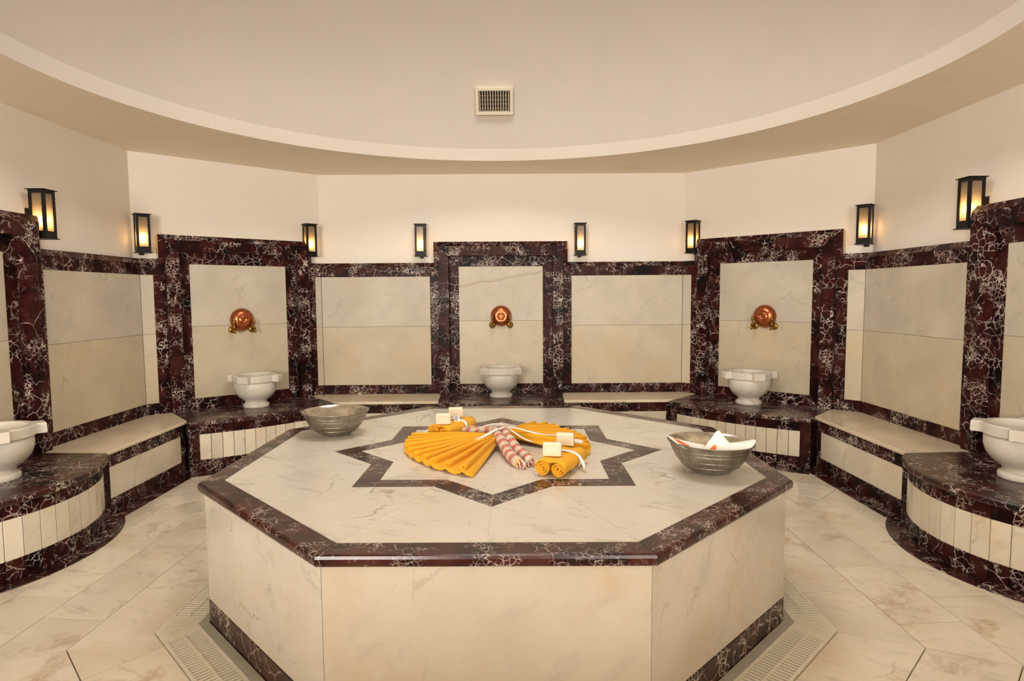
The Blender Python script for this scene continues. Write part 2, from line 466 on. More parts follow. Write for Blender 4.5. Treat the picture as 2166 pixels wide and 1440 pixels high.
# ------------------------------------------------------------------ walls
wall_names = {'left': 'wall_left', 'back_left': 'wall_back_left', 'back': 'wall_back', 'back_right': 'wall_back_right', 'right': 'wall_right'}
wall_labels = {'left': 'cream plastered left wall above a marble dado, nearest the left edge',
               'back_left': 'cream plastered slanting wall between left wall and back wall',
               'back': 'cream plastered back wall facing the camera above a marble dado',
               'back_right': 'cream plastered slanting wall between back wall and right wall',
               'right': 'cream plastered right wall above a marble dado, nearest the right edge'}
WOBJ = {}
for W in WALLS:
    me = box_mesh('plaster', -.35, W.L + .35, TUP, TUP + .25, 0, HC + .06, M['plaster'])
    o = obj(wall_names[W.name], me, None, (W.A.x, W.A.y, 0), (0, 0, W.rz))
    struct(o, wall_labels[W.name], 'wall'); WOBJ[W.name] = o
# wall behind the camera, with two openings added for the fill lights
def front_wall():
    y0, y1 = YF - .25, YF
    wins = [(-3.25, -1.25, .9, 2.7), (.70, 2.70, .7, 2.5)]
    xs = [-3.9, -2.25, -1.25, 1.05, 2.05, 3.9]
    bm = bmesh.new()
    def b(x0, x1, z0, z1):
        r = bmesh.ops.create_cube(bm, size=1.0)
        for v in r['verts']:
            v.co = Vector((x0 if v.co.x < 0 else x1, y0 if v.co.y < 0 else y1, z0 if v.co.z < 0 else z1))
    b(-3.9, -3.25, 0, HC + .06); b(-1.25, .70, 0, HC + .06); b(2.70, 3.9, 0, HC + .06)
    for (x0, x1, z0, z1) in wins: b(x0, x1, 0, z0); b(x0, x1, z1, HC + .06)
    me = bpy.data.meshes.new('front_wall'); bm.to_mesh(me); bm.free(); me.materials.append(M['plaster'])
    struct(obj('wall_front', me), 'cream plastered wall behind the camera with two windows', 'wall')
    for i, (x0, x1, z0, z1) in enumerate(wins):
        fr = bpy.data.objects.new('window_%d' % (i + 1), None); COL.objects.link(fr); fr.location = ((x0 + x1) / 2, YF - .15, z0)
        struct(fr, 'daylit window behind the camera on the %s' % ('left', 'right')[i], 'window')
        hw, h = (x1 - x0) / 2, z1 - z0
        for nm, a in (('frame_bar', (-hw, -hw + .05, 0, h)), ('frame_bar', (hw - .05, hw, 0, h)), ('frame_bar', (-hw + .05, hw - .05, 0, .05)), ('frame_bar', (-hw + .05, hw - .05, h - .05, h))):
            obj(nm, box_mesh(nm, a[0], a[1], -.03, .03, a[2], a[3], M['ribbon']), fr)
        obj('pane', box_mesh('pane', -hw + .05, hw - .05, -.005, .005, .05, h - .05, M['pane']), fr)
front_wall()
low = obj('wall_entrance', box_mesh('wall_entrance', -2.3, 3.28, -3.86, -3.74, 0, 1.06, M['plaster'], .01, 2))  # invented wall out of view, added to shade the platform front
struct(low, 'low plastered screen wall at the entrance behind the camera', 'wall')

# ------------------------------------------------------------------ ceiling: flat rim, upstand and dome
RC = Vector((-.05, .29)); RR = 2.685; ZR = 3.035; RISE = 1.7
def ceiling():
    n = 160; v = []; f = []
    rings = [(7.0, HC), (RR, HC)]
    for r, z in rings:
        for k in range(n):
            a = 2 * pi * k / n; v.append((RC.x + r * cos(a), RC.y + r * sin(a), z))
    for k in range(n): f.append((k, (k + 1) % n, n + (k + 1) % n, n + k))
    c = obj('ceiling', mesh('ceiling', v, f, M['soffit']))
    struct(c, 'flat cream ceiling rim around the round dome opening', 'ceiling')
    v = []; f = []
    for z in (HC, ZR):
        for k in range(n):
            a = 2 * pi * k / n; v.append((RC.x + RR * cos(a), RC.y + RR * sin(a), z))
    for k in range(n): f.append((k, (k + 1) % n, n + (k + 1) % n, n + k))
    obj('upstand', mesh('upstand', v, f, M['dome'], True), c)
    Rs = (RR * RR + RISE * RISE) / (2 * RISE); zc = ZR + RISE - Rs
    a0 = math.asin(min(1, RR / Rs)); 
    if RISE > RR: a0 = pi - a0
    v = []; f = []; m_ = 24
    for i in range(m_):
        t = a0 * (1 - i / m_)
        for k in range(n):
            a = 2 * pi * k / n; v.append((RC.x + Rs * sin(t) * cos(a), RC.y + Rs * sin(t) * sin(a), zc + Rs * cos(t)))
    for i in range(m_ - 1):
        for k in range(n): f.append((i * n + k, i * n + (k + 1) % n, (i + 1) * n + (k + 1) % n, (i + 1) * n + k))
    v.append((RC.x, RC.y, zc + Rs))
    for k in range(n): f.append(((m_ - 1) * n + k, (m_ - 1) * n + (k + 1) % n, len(v) - 1))
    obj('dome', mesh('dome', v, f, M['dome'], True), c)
    return zc, Rs
ZC, RS = ceiling()
def fill_roof_light():  # invented roof opening, added to hold the overhead fill
    t = bpy.data.objects.new('window_3', None); COL.objects.link(t); t.location = (RC.x, RC.y, 4.60)
    struct(t, 'round roof light at the top of the dome, above the picture', 'window')
    obj('pane', lathe('pane', [(1.0, .02), (1.0, .03)], M['pane'], 48, False, True, True), t)
    obj('frame_ring', lathe('frame_ring', [(.99, .0), (1.06, .0), (1.06, .05), (.99, .05)], M['ribbon'], 64, False, False, False), t)
fill_roof_light()

# ------------------------------------------------------------------ stone facing (dado) on the walls
ZT, ZPT, ZPB, ZSEAM = 1.942, 1.79, .580, 1.235
NF = .69       # half width of a niche surround
def strip_pieces(name, wobj, u0, u1, z0, z1, npc, mat, y0=0.0, y1=TUP - .001):
    for i in range(npc):
        a = u0 + (u1 - u0) * i / npc; b = u0 + (u1 - u0) * (i + 1) / npc
        o = obj(name, box_mesh(name, 0, b - a - .0015, y0, y1, z0, z1, mat, .0015), wobj, (a, 0, 0))

def dado(W, u0, u1, dark_left, dark_right, ext0, ext1, npc):
    """one bay of facing between two limits: mouldings, band, upright strips, panels"""
    wo = WOBJ[W.name]
    e0 = u0 - (.03 if ext0 else 0); e1 = u1 + (.03 if ext1 else 0)
    for i in range(npc):
        a = e0 + (e1 - e0) * i / npc; b = e0 + (e1 - e0) * (i + 1) / npc
        prof = [(0, 1.895), (.045, ZT), (TUP - .001, ZT), (TUP - .001, 1.895)]
        v = [(0, y, z) for y, z in prof] + [(b - a - .001, y, z) for y, z in prof]
        f = [(0, 1, 2, 3), (7, 6, 5, 4)] + [(k, (k + 1) % 4, 4 + (k + 1) % 4, 4 + k) for k in range(4)]
        obj('moulding', mesh('moulding', v, f, M['red']), wo, (a, 0, 0))
    strip_pieces('band', wo, u0, u1, ZPT, 1.8945, npc, M['red'])
    strip_pieces('base_band', wo, u0, u1, 0.0, ZPB, npc, M['red'])
    p0 = u0 + (.097 if dark_left else 0); p1 = u1 - (.097 if dark_right else 0)
    if dark_left: strip_pieces('upright_strip', wo, u0, p0, ZPB, ZPT, 1, M['red'])
    if dark_right: strip_pieces('upright_strip', wo, p1, u1, ZPB, ZPT, 1, M['red'])
    for z0, z1, mt in ((ZPB + .001, ZSEAM - .001, M['panel_low']), (ZSEAM + .001, ZPT - .001, M['panel'])):
        obj('panel', box_mesh('panel', 0, p1 - p0 - .002, .002, TUP - .001, z0, z1, mt, .0015), wo, (p0 + .001, 0, 0))

dado(W_BACK, 0, W_BACK.nc - NF, False, True, True, False, 2)
dado(W_BACK, W_BACK.nc + NF, W_BACK.L, True, False, False, True, 2)
for W in (W_BL, W_BR):
    dado(W, 0, W.nc - NF, False, True, True, False, 1)
    dado(W, W.nc + NF, W.L, True, False, False, True, 1)
dado(W_LEFT, 0, W_LEFT.nc - NF, False, True, True, False, 3)
dado(W_LEFT, W_LEFT.nc + NF, W_LEFT.L, True, False, False, True, 3)
dado(W_RIGHT, 0, W_RIGHT.nc - NF, False, True, True, False, 3)
dado(W_RIGHT, W_RIGHT.nc + NF, W_RIGHT.L, True, False, False, True, 3)

# ------------------------------------------------------------------ niches
NI, NP = .575, .47         # half widths: opening, white panel
ZFT, ZIT, ZPN = 2.118, 2.010, 1.898
YN, YREC = -.06, .028      # face and recess depth
BV = .05
_niche_cache = {}
def niche(W, label):
    o = W.at(W.nc)
    t = thing('niche_surround', label, 'niche', (o.x, o.y, 0), W.rz, 'marble niche surrounds')
    c = _niche_cache
    if not c:
        L = []
        z0 = 0.0
        cuts_l = [z0, .9, 1.5]; cuts_r = [z0, 1.05, 1.62]
        for s, cuts in ((-1, cuts_l), (1, cuts_r)):
            for i, za in enumerate(cuts):
                if i < len(cuts) - 1:
                    zb = cuts[i + 1] - .0012
                    poly = [(s * NF, za), (s * NI, za), (s * NI, zb), (s * NF, zb)]
                else:
                    poly = [(s * NF, za), (s * NI, za), (s * NI, ZIT), (s * (NF - .001), ZFT - .001)]
                L.append(('jamb', prism_y('jamb', poly, YN, TUP - .001, M['red'], .0015)))
        for a, b in ((-1, .12), (.12, 1)):
            if a == -1: poly = [(-NF, ZFT), (-NI, ZIT + .001), (.119, ZIT + .001), (.119, ZFT)]
            else: poly = [(.121, ZFT), (.121, ZIT + .001), (NI, ZIT + .001), (NF, ZFT)]
            L.append(('lintel', prism_y('lintel', poly, YN, TUP - .001, M['red'], .0015)))
        # bevelled outer moulding: two sides above the dado and the top
        yb = YN + .042
        def bev(pts):
            return mesh('moulding', pts, [(0, 1, 2, 3), (4, 7, 6, 5), (0, 4, 5, 1), (1, 5, 6, 2), (2, 6, 7, 3), (3, 7, 4, 0)], M['red'])
        for s in (-1, 1):
            zlo = 1.90
            def pr(z_in, z_out): return [(s * NF, YN, z_in), (s * (NF + BV), yb, z_out), (s * (NF + BV), yb + .012, z_out), (s * NF, yb + .012, z_in)]
            L.append(('moulding', bev(pr(zlo, zlo) + pr(ZFT, ZFT + BV))))
        def pt(s): return [(s * NF, YN, ZFT), (s * (NF + BV), yb, ZFT + BV), (s * (NF + BV), yb + .012, ZFT + BV), (s * NF, yb + .012, ZFT)]
        L.append(('moulding', bev(pt(-1) + pt(1))))
        for s in (-1, 1):
            x0, x1 = sorted((s * (NF + .001), s * (NF + BV - .004)))
            L.append(('backing_block', box_mesh('backing_block', x0, x1, yb + .012, TUP - .001, 1.944, ZFT + BV - .004, M['block'])))
        L.append(('backing_block', box_mesh('backing_block', -NF, NF, yb + .012, TUP - .001, ZFT + .001, ZFT + BV - .004, M['block'])))
        # recessed inner frame, mitred
        zb0 = ZPB
        for poly, nm in (([(-NI, HS - .05), (-NP, zb0), (-NP, ZPN), (-NI, ZIT)], 'inner_strip'), ([(NI, HS - .05), (NP, zb0), (NP, ZPN), (NI, ZIT)], 'inner_strip'),
                         ([(-NI, ZIT), (-NP, ZPN + .001), (NP, ZPN + .001), (NI, ZIT)], 'inner_strip'), ([(-NI, HS - .05), (-NP, zb0 - .001), (NP, zb0 - .001), (NI, HS - .05)], 'inner_strip')):
            L.append((nm, prism_y(nm, poly, YREC, TUP - .001, M['red'], .001)))
        zs = 1.292
        L.append(('panel', box_mesh('panel', -NP + .001, NP - .001, YREC + .002, TUP - .001, zb0 + .001, zs - .001, M['panel_low'], .0015)))
        L.append(('panel', box_mesh('panel', -NP + .001, NP - .001, YREC + .002, TUP - .001, zs + .001, ZPN - .001, M['panel'], .0015)))
        c['L'] = L
    for i, (nm, me) in enumerate(c['L']):
        if W.name == 'back' and i == len(c['L']) - 1:
            me = me.copy(); me.materials.clear(); me.materials.append(veined_panel('white_marble_panel_with_vein'))
        obj(nm, me, t)
    return t
NICHE_L = {'left': 'dark red marble niche surround cut off by the left picture edge',
           'back_left': 'dark red marble niche surround on the slanting wall left of centre',
           'back': 'dark red marble niche surround in the middle of the back wall',
           'back_right': 'dark red marble niche surround on the slanting wall right of centre',
           'right': 'dark red marble niche surround cut off by the right picture edge'}
for W in WALLS: niche(W, NICHE_L[W.name])

# ------------------------------------------------------------------ basin ledges in front of the niches
def arc_info(hf, d0, bulge):
    R = (hf * hf + bulge * bulge) / (2 * bulge); yc = -(d0 + bulge) + R   # centre of the arc, local y
    return R, yc, math.asin(hf / R)
LEDGE = {'left': (.60, .575, .49, .20), 'right': (.60, .575, .49, .22), 'back': (.68, .655, .50, .20), 'back_left': (.69, .69, .585, .10), 'back_right': (.69, .69, .585, .10)}
BORDER = .115
LEDGE_L = {'left': 'curved dark marble basin ledge with white tiled front at the left edge',
           'back_left': 'curved dark marble basin ledge below the niche left of centre',
           'back': 'curved dark marble basin ledge below the middle niche, mostly behind the platform',
           'back_right': 'curved dark marble basin ledge below the niche right of centre',
           'right': 'curved dark marble basin ledge with white tiled front at the right edge'}
border_parts = []
def ledge(W):
    hb, hf, d0, bulge = LEDGE[W.name]
    o = W.at(W.nc)
    t = thing('basin_ledge', LEDGE_L[W.name], 'ledge', (o.x, o.y, 0), W.rz, 'basin ledges along the walls')
    R, yc, A = arc_info(hf, d0, bulge)
    over = .035
    # slab with rounded nose, in three lengths
    n = 30; Rs_ = R + over
    A2 = math.asin(min(1, hf / Rs_))
    cuts = [-hf, -hf * .30, hf * .42, hf]
    for i in range(3):
        ua, ub = cuts[i] + (0 if i == 0 else .0008), cuts[i + 1] - (0 if i == 2 else .0008)
        pts = []
        for k in range(13):
            uu = ua + (ub - ua) * k / 12
            pts.append((uu, yc - sqrt(Rs_ * Rs_ - uu * uu)))
        wa = -hb if i == 0 else ua; wb = hb if i == 2 else ub
        poly = pts + [(wb, .0 - .0 if False else YN + .002 if abs(wb) > NI else YREC), (wa, YN + .002 if abs(wa) > NI else YREC)]
        if i == 0: poly = pts + [(ub, YREC), (-NI + .002, YREC), (-NI + .002, YN - .001), (wa, YN - .001)]
        elif i == 2: poly = pts + [(wb, YN - .001), (NI - .002, YN - .001), (NI - .002, YREC), (ua, YREC)]
        else: poly = pts + [(ub, YREC), (ua, YREC)]
        me = prism_z('slab', poly, HS - .042, HS, M['red_slab'])
        bm = bmesh.new(); bm.from_mesh(me)
        ed = [e for e in bm.edges if abs(e.verts[0].co.z - e.verts[1].co.z) < 1e-5 and all(abs(hypot(vv.co.x, vv.co.y - yc) - Rs_) < 1e-4 for vv in e.verts)]
        bmesh.ops.bevel(bm, geom=ed, offset=.014, segments=3, profile=.5, affect='EDGES'); bm.to_mesh(me); bm.free()
        obj('slab', me, t)
    # end posts and three rows of tiles following the curve
    aend = A - .085 / R
    Rt = R
    def wedge(name, a0, a1, z0, z1, mat, th=.03):
        k = max(1, int((a1 - a0) * Rt / .05)); pts = []
        for i in range(k + 1):
            a = a0 + (a1 - a0) * i / k; pts.append((Rt * sin(a), yc - Rt * cos(a)))
        for i in range(k, -1, -1):
            a = a0 + (a1 - a0) * i / k; pts.append(((Rt - th) * sin(a), yc - (Rt - th) * cos(a)))
        return prism_z(name, pts, z0, z1, mat, .0012)
    for s in (-1, 1):
        a0, a1 = (-A, -aend) if s < 0 else (aend, A)
        obj('end_post', wedge('end_post', a0, a1, 0, HS - .043, M['red']), t)
    nt_ = max(8, int(round(2 * aend * Rt / .098))); da = 2 * aend / nt_
    gap = .0022 / Rt
    mw = wedge('white_tile', -da / 2 + gap, da / 2 - gap, .1195, .3505, M['tile'])
    md = wedge('band_tile', -da / 2 + gap * .6, da / 2 - gap * .6, .352, HS - .043, M['red'])
    mb = wedge('base_tile', -da / 2 + gap * .6, da / 2 - gap * .6, 0.0, .118, M['red'])
    for me in (mw, md, mb):
        for vv in me.vertices: vv.co.y -= yc
    for i in range(nt_):
        a = -aend + da * (i + .5)
        for nm, me in (('white_tile', mw), ('band_tile', md), ('base_tile', mb)):
            obj(nm, me, t, (0, yc, 0), (0, 0, a))
    # masonry core closing the ledge behind its tiles
    pts = []
    for k in range(25):
        a = -A + 2 * A * k / 24; pts.append(((Rt - .026) * sin(a), yc - (Rt - .026) * cos(a)))
    pts = [(max(-hb + .01, min(hb - .01, x)), y) for x, y in pts] + [(hb - .01, YN - .002), (-hb + .01, YN - .002)]
    obj('core', prism_z('core', pts, 0, HS - .045, M['red_slab']), t)
    # dark floor border round the foot of the ledge
    nb = 9
    for i in range(nb):
        a0 = -A + 2 * A * i / nb; a1 = -A + 2 * A * (i + 1) / nb; q = []
        for j in range(4):
            a = a0 + (a1 - a0) * j / 3 - 0; q.append(((Rt + .002) * sin(a), yc - (Rt + .002) * cos(a)))
        for j in range(3, -1, -1):
            a = a0 + (a1 - a0) * j / 3; q.append(((Rt + BORDER) * sin(a), yc - (Rt + BORDER) * cos(a)))
        border_parts.append((q, o, W.rz))
    return t
for W in WALLS: ledge(W)

# ------------------------------------------------------------------ benches
def bench(poly, fa, fb, label):
    """poly: seat plan in world metres; fa, fb: left and right ends of the front edge"""
    fa = Vector(fa); fb = Vector(fb); d = (fb - fa).normalized(); n = Vector((d.y, -d.x)); Lf = (fb - fa).length
    t = thing('stone_bench', label, 'bench', (fa.x, fa.y, 0), atan2(d.y, d.x), 'marble benches along the walls')
    loc = [((Vector(p) - fa).dot(d), -(Vector(p) - fa).dot(n)) for p in poly]
    me = prism_z('seat', loc, HS - .030, HS, M['bench'])
    bm = bmesh.new(); bm.from_mesh(me)
    ed = [e for e in bm.edges if all(abs(v.co.y) < 1e-3 for v in e.verts) and abs(e.verts[0].co.z - e.verts[1].co.z) < 1e-4]
    bmesh.ops.bevel(bm, geom=ed, offset=.009, segments=3, profile=.5, affect='EDGES'); bm.to_mesh(me); bm.free()
    obj('seat', me, t)
    s = .02
    pw = .075
    obj('end_post', box_mesh('end_post', .0, pw - .001, s, s + .03, 0, HS - .031, M['red'], .001), t)
    obj('end_post', box_mesh('end_post', Lf - pw + .001, Lf, s, s + .03, 0, HS - .031, M['red'], .001), t)
    k = 2
    for i in range(k):
        a = pw + (Lf - 2 * pw) * i / k; b = pw + (Lf - 2 * pw) * (i + 1) / k - .001
        obj('front_band', box_mesh('front_band', a, b, s, s + .03, .352, HS - .031, M['red'], .001), t)
        obj('base_band', box_mesh('base_band', a, b, s, s + .03, 0, .118, M['red'], .001), t)
    obj('front_panel', box_mesh('front_panel', pw, Lf - pw - .001, s + .001, s + .03, .119, .351, M['tile'], .001), t)
    core = [(x, max(y, s + .028)) for x, y in loc]
    obj('core', prism_z('core', core, 0, HS - .032, M['red_slab']), t)
    q = [(0.0, s - .002), (Lf, s - .002), (Lf + .0, s - BORDER), (0.0, s - BORDER)]
    h = Lf / 2
    border_parts.append(([(0, s - .002), (h - .001, s - .002), (h - .001, s - BORDER), (-.13, s - BORDER), (-.10, s - .002)], fa, atan2(d.y, d.x)))
    border_parts.append(([(h, s - .002), (Lf + .10, s - .002), (Lf + .13, s - BORDER), (h, s - BORDER)], fa, atan2(d.y, d.x)))
    return t

def chamfer_edge(W, side):
    """line where a ledge on a slanting wall meets the neighbouring bench"""
    hb, hf, d0, b = LEDGE[W.name]
    return W.at(W.nc + side * hb), W.n
SD = .51
yb = CLp.y - SD
def bench_back(sgn):
    W = W_BL if sgn < 0 else W_BR
    p, n = chamfer_edge(W, 1 if sgn < 0 else -1)
    q = inter(p, n, Vector((0, yb)), Vector((1, 0)))
    hb, hf, d0, b = LEDGE['back']
    xi = -.045 + sgn * hb; xf = -.045 + sgn * hf
    corner = CLp if sgn < 0 else CRp
    if sgn < 0: bench([(xi, CLp.y), corner, p, q, (xf, yb)][::-1], q, (xf, yb), 'white marble bench left of the middle niche on the back wall')
    else: bench([(xf, yb), q, p, corner, (xi, CLp.y)], (xf, yb), q, 'white marble bench right of the middle niche on the back wall')
bench_back(-1); bench_back(1)
def bench_side(sgn):
    W = W_BL if sgn < 0 else W_BR
    p, n = chamfer_edge(W, -1 if sgn < 0 else 1)
    xf = DLp.x + SD if sgn < 0 else DRp.x - SD
    q = inter(p, n, Vector((xf, 0)), Vector((0, 1)))
    key = 'left' if sgn < 0 else 'right'
    hb, hf, d0, b = LEDGE[key]
    yc_ = .45 if sgn < 0 else .27
    if sgn < 0: bench([(xf, yc_ + hf), q, p, DLp, (DLp.x, yc_ + hb)], (xf, yc_ + hf), q, 'white marble bench along the left wall')
    else: bench([q, (xf, yc_ + hf), (DRp.x, yc_ + hb), DRp, p], q, (xf, yc_ + hf), 'white marble bench along the right wall')
bench_side(-1); bench_side(1)

# ------------------------------------------------------------------ floor: rings of slabs round the platform
def pol(r, ang):
    """platform frame: angle 0 points to the camera, positive to the right"""
    a = ang + PROT; return Vector((PCX + r * sin(a), PCY - r * cos(a)))
floor = obj('floor', box_mesh('floor', -3.6, 3.6, YF - .1, 3.9, -.12, -.014, M['grout']))
struct(floor, 'cream marble floor of slabs laid in rings round the octagonal platform', 'floor')
AP0 = 1.6025; RW = .3235
T8 = math.tan(pi / 8)
def floor_tiles():
    g = .0042
    for s in range(8):
        ang = s * pi / 4           # middle direction of the sector
        nrm = Vector((sin(ang + PROT), -cos(ang + PROT))); tan_ = Vector((cos(ang + PROT), sin(ang + PROT)))
        side = s % 4 == 2
        # joints lean a little, as they do in the picture
        lean = {2: .075, 6: -.075}.get(s, {1: -.10, 7: .10}.get(s, 0.0))
        nr = 6 if s % 2 else 5
        for k in range(nr):
            d0 = AP0 + RW * k; d1 = AP0 + RW * (k + 1)
            w0, w1 = d0 * T8, d1 * T8
            step = .62
            ph = {0: .05, 1: .36}[k % 2] + (.0 if s % 2 else .02)
            if s == 2: ph = [.34, .02, .28, .1, .3, .1][k]     # local t = world y here
            if s == 6: ph = [.23, -.08, .31, .1, .3, .1][k]
            if s in (1, 7): ph = [.1, .38, .05, .3, .1, .3][k]
            cuts = []
            t0 = -6 * step + ph
            while t0 < 4: cuts.append(t0); t0 += step
            cuts = [c for c in cuts if -w0 + .10 < c < w0 - .10]
            edges = [None] + cuts + [None]
            for i in range(len(edges) - 1):
                a, b = edges[i], edges[i + 1]
                def corner(e, d, lo):
                    if e is None: return (-1 if lo else 1) * (d * T8) + (g / 2 if lo else -g / 2)
                    return e + lean * (d - d0) * (1 if True else 0) + (g / 2 if lo else -g / 2)
                P = [(d0 + g / 2, corner(a, d0, True)), (d0 + g / 2, corner(b, d0, False)), (d1 - g / 2, corner(b, d1, False)), (d1 - g / 2, corner(a, d1, True))]
                pts = [Vector((PCX, PCY)) + nrm * x + tan_ * y for x, y in P]
                if max(p.y for p in pts) < -2.6: continue
                c = sum(pts, Vector((0, 0))) / 4
                if c.y > 3.45 or abs(c.x) > 3.2: continue
                me = prism_z('slab', [p - c for p in pts], -.02, .0, M['floor'], .0012)
                obj('slab', me, floor, (c.x, c.y, random.uniform(-.0006, .0003)))
floor_tiles()
for bi, (q, o, rz) in enumerate(border_parts):
    cx = sum(p[0] for p in q) / len(q); cy = sum(p[1] for p in q) / len(q)
    me = prism_z('border_strip', [(x - cx, y - cy) for x, y in q], -.01, .004 if len(q) == 8 else .0034, M['red_slab'], .0008)
    wx = o.x + cx * cos(rz) - cy * sin(rz); wy = o.y + cx * sin(rz) + cy * cos(rz)
    obj('border_strip', me, floor, (wx, wy, 0), (0, 0, rz))

# ------------------------------------------------------------------ octagonal platform
def octa(r): return [pol(r, radians(-22.5 + 45 * i)) for i in range(8)]
plat = thing('octagonal_platform', 'large octagonal white marble platform with dark red rim and star inlay', 'platform', (PCX, PCY, 0), PROT)
def lp(r, adeg):
    a = radians(adeg); return (r * sin(a), -r * cos(a))
def platform():
    RB = 1.500; RI = 1.412; RO = 1.530
    # side panels and plinth, one per side
    for i in range(8):
        a0, a1 = -22.5 + 45 * i, 22.5 + 45 * i
        g = .06
        o0, o1 = Vector(lp(RB, a0)), Vector(lp(RB, a1)); i0, i1 = Vector(lp(RB - .05, a0)), Vector(lp(RB - .05, a1))
        e = (o1 - o0).normalized() * .0015
        c = (o0 + o1) / 2
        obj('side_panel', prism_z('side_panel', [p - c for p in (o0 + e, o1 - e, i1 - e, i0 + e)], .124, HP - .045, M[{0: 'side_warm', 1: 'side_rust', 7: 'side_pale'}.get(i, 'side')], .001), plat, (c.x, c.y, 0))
        po0, po1 = Vector(lp(RB + .002, a0)), Vector(lp(RB + .002, a1))
        for j, (ta, tb) in enumerate(((0, .52), (.52, 1))):
            q = [po0.lerp(po1, ta) + e, po0.lerp(po1, tb) - e * .3, i0.lerp(i1, tb), i0.lerp(i1, ta)]
            obj('plinth_strip', prism_z('plinth_strip', [p - c for p in q], 0, .122, M['red_slab'], .001), plat, (c.x, c.y, 0))
    # rim with bullnose: profile (radius offset, z) swept along each side
    prof = [(RI, HP), (RO - .012, HP), (RO - .004, HP - .004), (RO, HP - .014), (RO, HP - .030), (RO - .005, HP - .041), (RO - .014, HP - .045), (RI, HP - .045)]
    for i in range(8):
        a0, a1 = -22.5 + 45 * i, 22.5 + 45 * i
        v = []
        for a in (a0, a1):
            for r, z in prof:
                x, y = lp(r, a); v.append(Vector((x, y, z)))
        k = len(prof)
        am = (a0 + a1) / 2; c = Vector((*lp(RI, am), 0))
        sh = (v[k] - v[0]).normalized() * .0008
        v = [p + (sh if j < k else -sh) - c for j, p in enumerate(v)]
        f = [tuple(range(k)), tuple(range(2 * k - 1, k - 1, -1))] + [(j, (j + 1) % k, k + (j + 1) % k, k + j) for j in range(k)]
        me = mesh('rim', v, f, M['red_rim'])
        for p in me.polygons:
            p.use_smooth = False
        obj('rim', me, plat, c)
    # eight-pointed star: band between two stars
    rt_o, rc_o = .930, .930 * cos(pi / 4) / cos(pi / 8); rt_i, rc_i = .777, .777 * cos(pi / 4) / cos(pi / 8)
    so = []; si = []
    for i in range(16):
        a = 22.5 * i
        so.append(Vector(lp(rt_o if i % 2 == 0 else rc_o, a))); si.append(Vector(lp(rt_i if i % 2 == 0 else rc_i, a)))
    oc = []
    for i in range(16):
        a = 22.5 * i
        oc.append(Vector(lp(RI * cos(pi / 8) if i % 2 == 0 else RI, a)))
    zt, zb = HP - .0006, HP - .03
    g = .0009
    def slab(name, pts, mat, z=zt):
        c = sum(pts, Vector((0, 0))) / len(pts)
        sh = []
        for p in pts:
            dd = (c - p); sh.append(p + dd.normalized() * g * 1.4 - c)
        obj(name, prism_z(name, sh, zb, z, mat), plat, (c.x, c.y, 0))
    for i in range(16):
        j = (i + 1) % 16
        slab('top_slab', [so[i], so[j], oc[j], oc[i]], M['top'])
        slab('star_strip', [so[i], so[j], si[j], si[i]], M['red_star'], zt + .0002)
        slab('star_slab', [si[i], si[j], Vector((0, 0))], M['top'])
    obj('core', prism_z('core', [lp(RB - .052, -22.5 + 45 * i) for i in range(8)], 0, HP - .031, M['grout']), plat)
    obj('joint_bed', prism_z('joint_bed', [lp(RI + .01, -22.5 + 45 * i) for i in range(8)], HP - .032, HP - .0022, M['bench']), plat)
platform()

# curb and drain gratings round the platform foot
curb = thing('drain_curb', 'low grey curb between the platform foot and the drain grating', 'curb', (PCX, PCY, 0), PROT)
for i in range(8):
    a0, a1 = -22.5 + 45 * i, 22.5 + 45 * i
    pts = [Vector(lp(1.505, a0)), Vector(lp(1.505, a1)), Vector(lp(1.548, a1)), Vector(lp(1.548, a0))]
    c = sum(pts, Vector((0, 0))) / 4
    obj('curb_stone', prism_z('curb_stone', [p - c for p in pts], -.014, .010, M['concrete'], .001), curb, (c.x, c.y, 0))

GA, GB = 1.550 * cos(pi / 8), 1.602        # apothems of the grating
SIDE_WORDS = ['front', 'front right', 'right', 'back right', 'back', 'back left', 'left', 'front left']
slat_me = box_mesh('slat', -.0060, .0060, GA + .013, GB - .013, -.002, .009, M['plastic'], .0015)
def grating(s):
    ang = s * pi / 4
    t = thing('drain_grating', 'white plastic drain grating along the %s side of the platform' % SIDE_WORDS[s], 'drain grating', (PCX, PCY, 0), PROT + ang + pi, 'drain gratings round the platform')
    hl = GA * T8 - .055      # straight length kept clear of the corner pieces
    for y0, y1, nm in ((GA, GA + .014, 'edge_rail'), (GB - .014, GB, 'edge_rail'), ((GA + GB) / 2 - .006, (GA + GB) / 2 + .006, 'spine')):
        obj(nm, box_mesh(nm, -hl, hl, y0, y1, -.012, .0105, M['plastic'], .0015), t)
    for e in (-1, 1):
        obj('end_rail', box_mesh('end_rail', e * hl - .008, e * hl + .008, GA, GB, -.012, .010, M['plastic'], .0015), t)
    n = int((2 * hl - .02) / .0220)
    st = (2 * hl - .016) / n
    near = s in (1, 2, 6, 7)
    if near:
        for i in range(n): obj('slat', slat_me, t, (-hl + .008 + st * (i + .5), 0, 0))
    else:
        v = []; f = []
        for i in range(n):
            x = -hl + .008 + st * (i + .5); b = len(v)
            for vv in [(x - .006, GA + .016, 0), (x + .006, GA + .016, 0), (x + .006, GB - .016, 0), (x - .006, GB - .016, 0)]:
                v.append((vv[0], vv[1], -.003)); v.append((vv[0], vv[1], .009))
            f += [(b + 1, b + 3, b + 5, b + 7), (b, b + 1, b + 3, b + 2), (b + 2, b + 3, b + 5, b + 4), (b + 4, b + 5, b + 7, b + 6), (b + 6, b + 7, b + 1, b)]
        o = obj('slats', mesh('slats', v, f, M['plastic']), t); o['kind'] = 'stuff'
for s in range(8): grating(s)
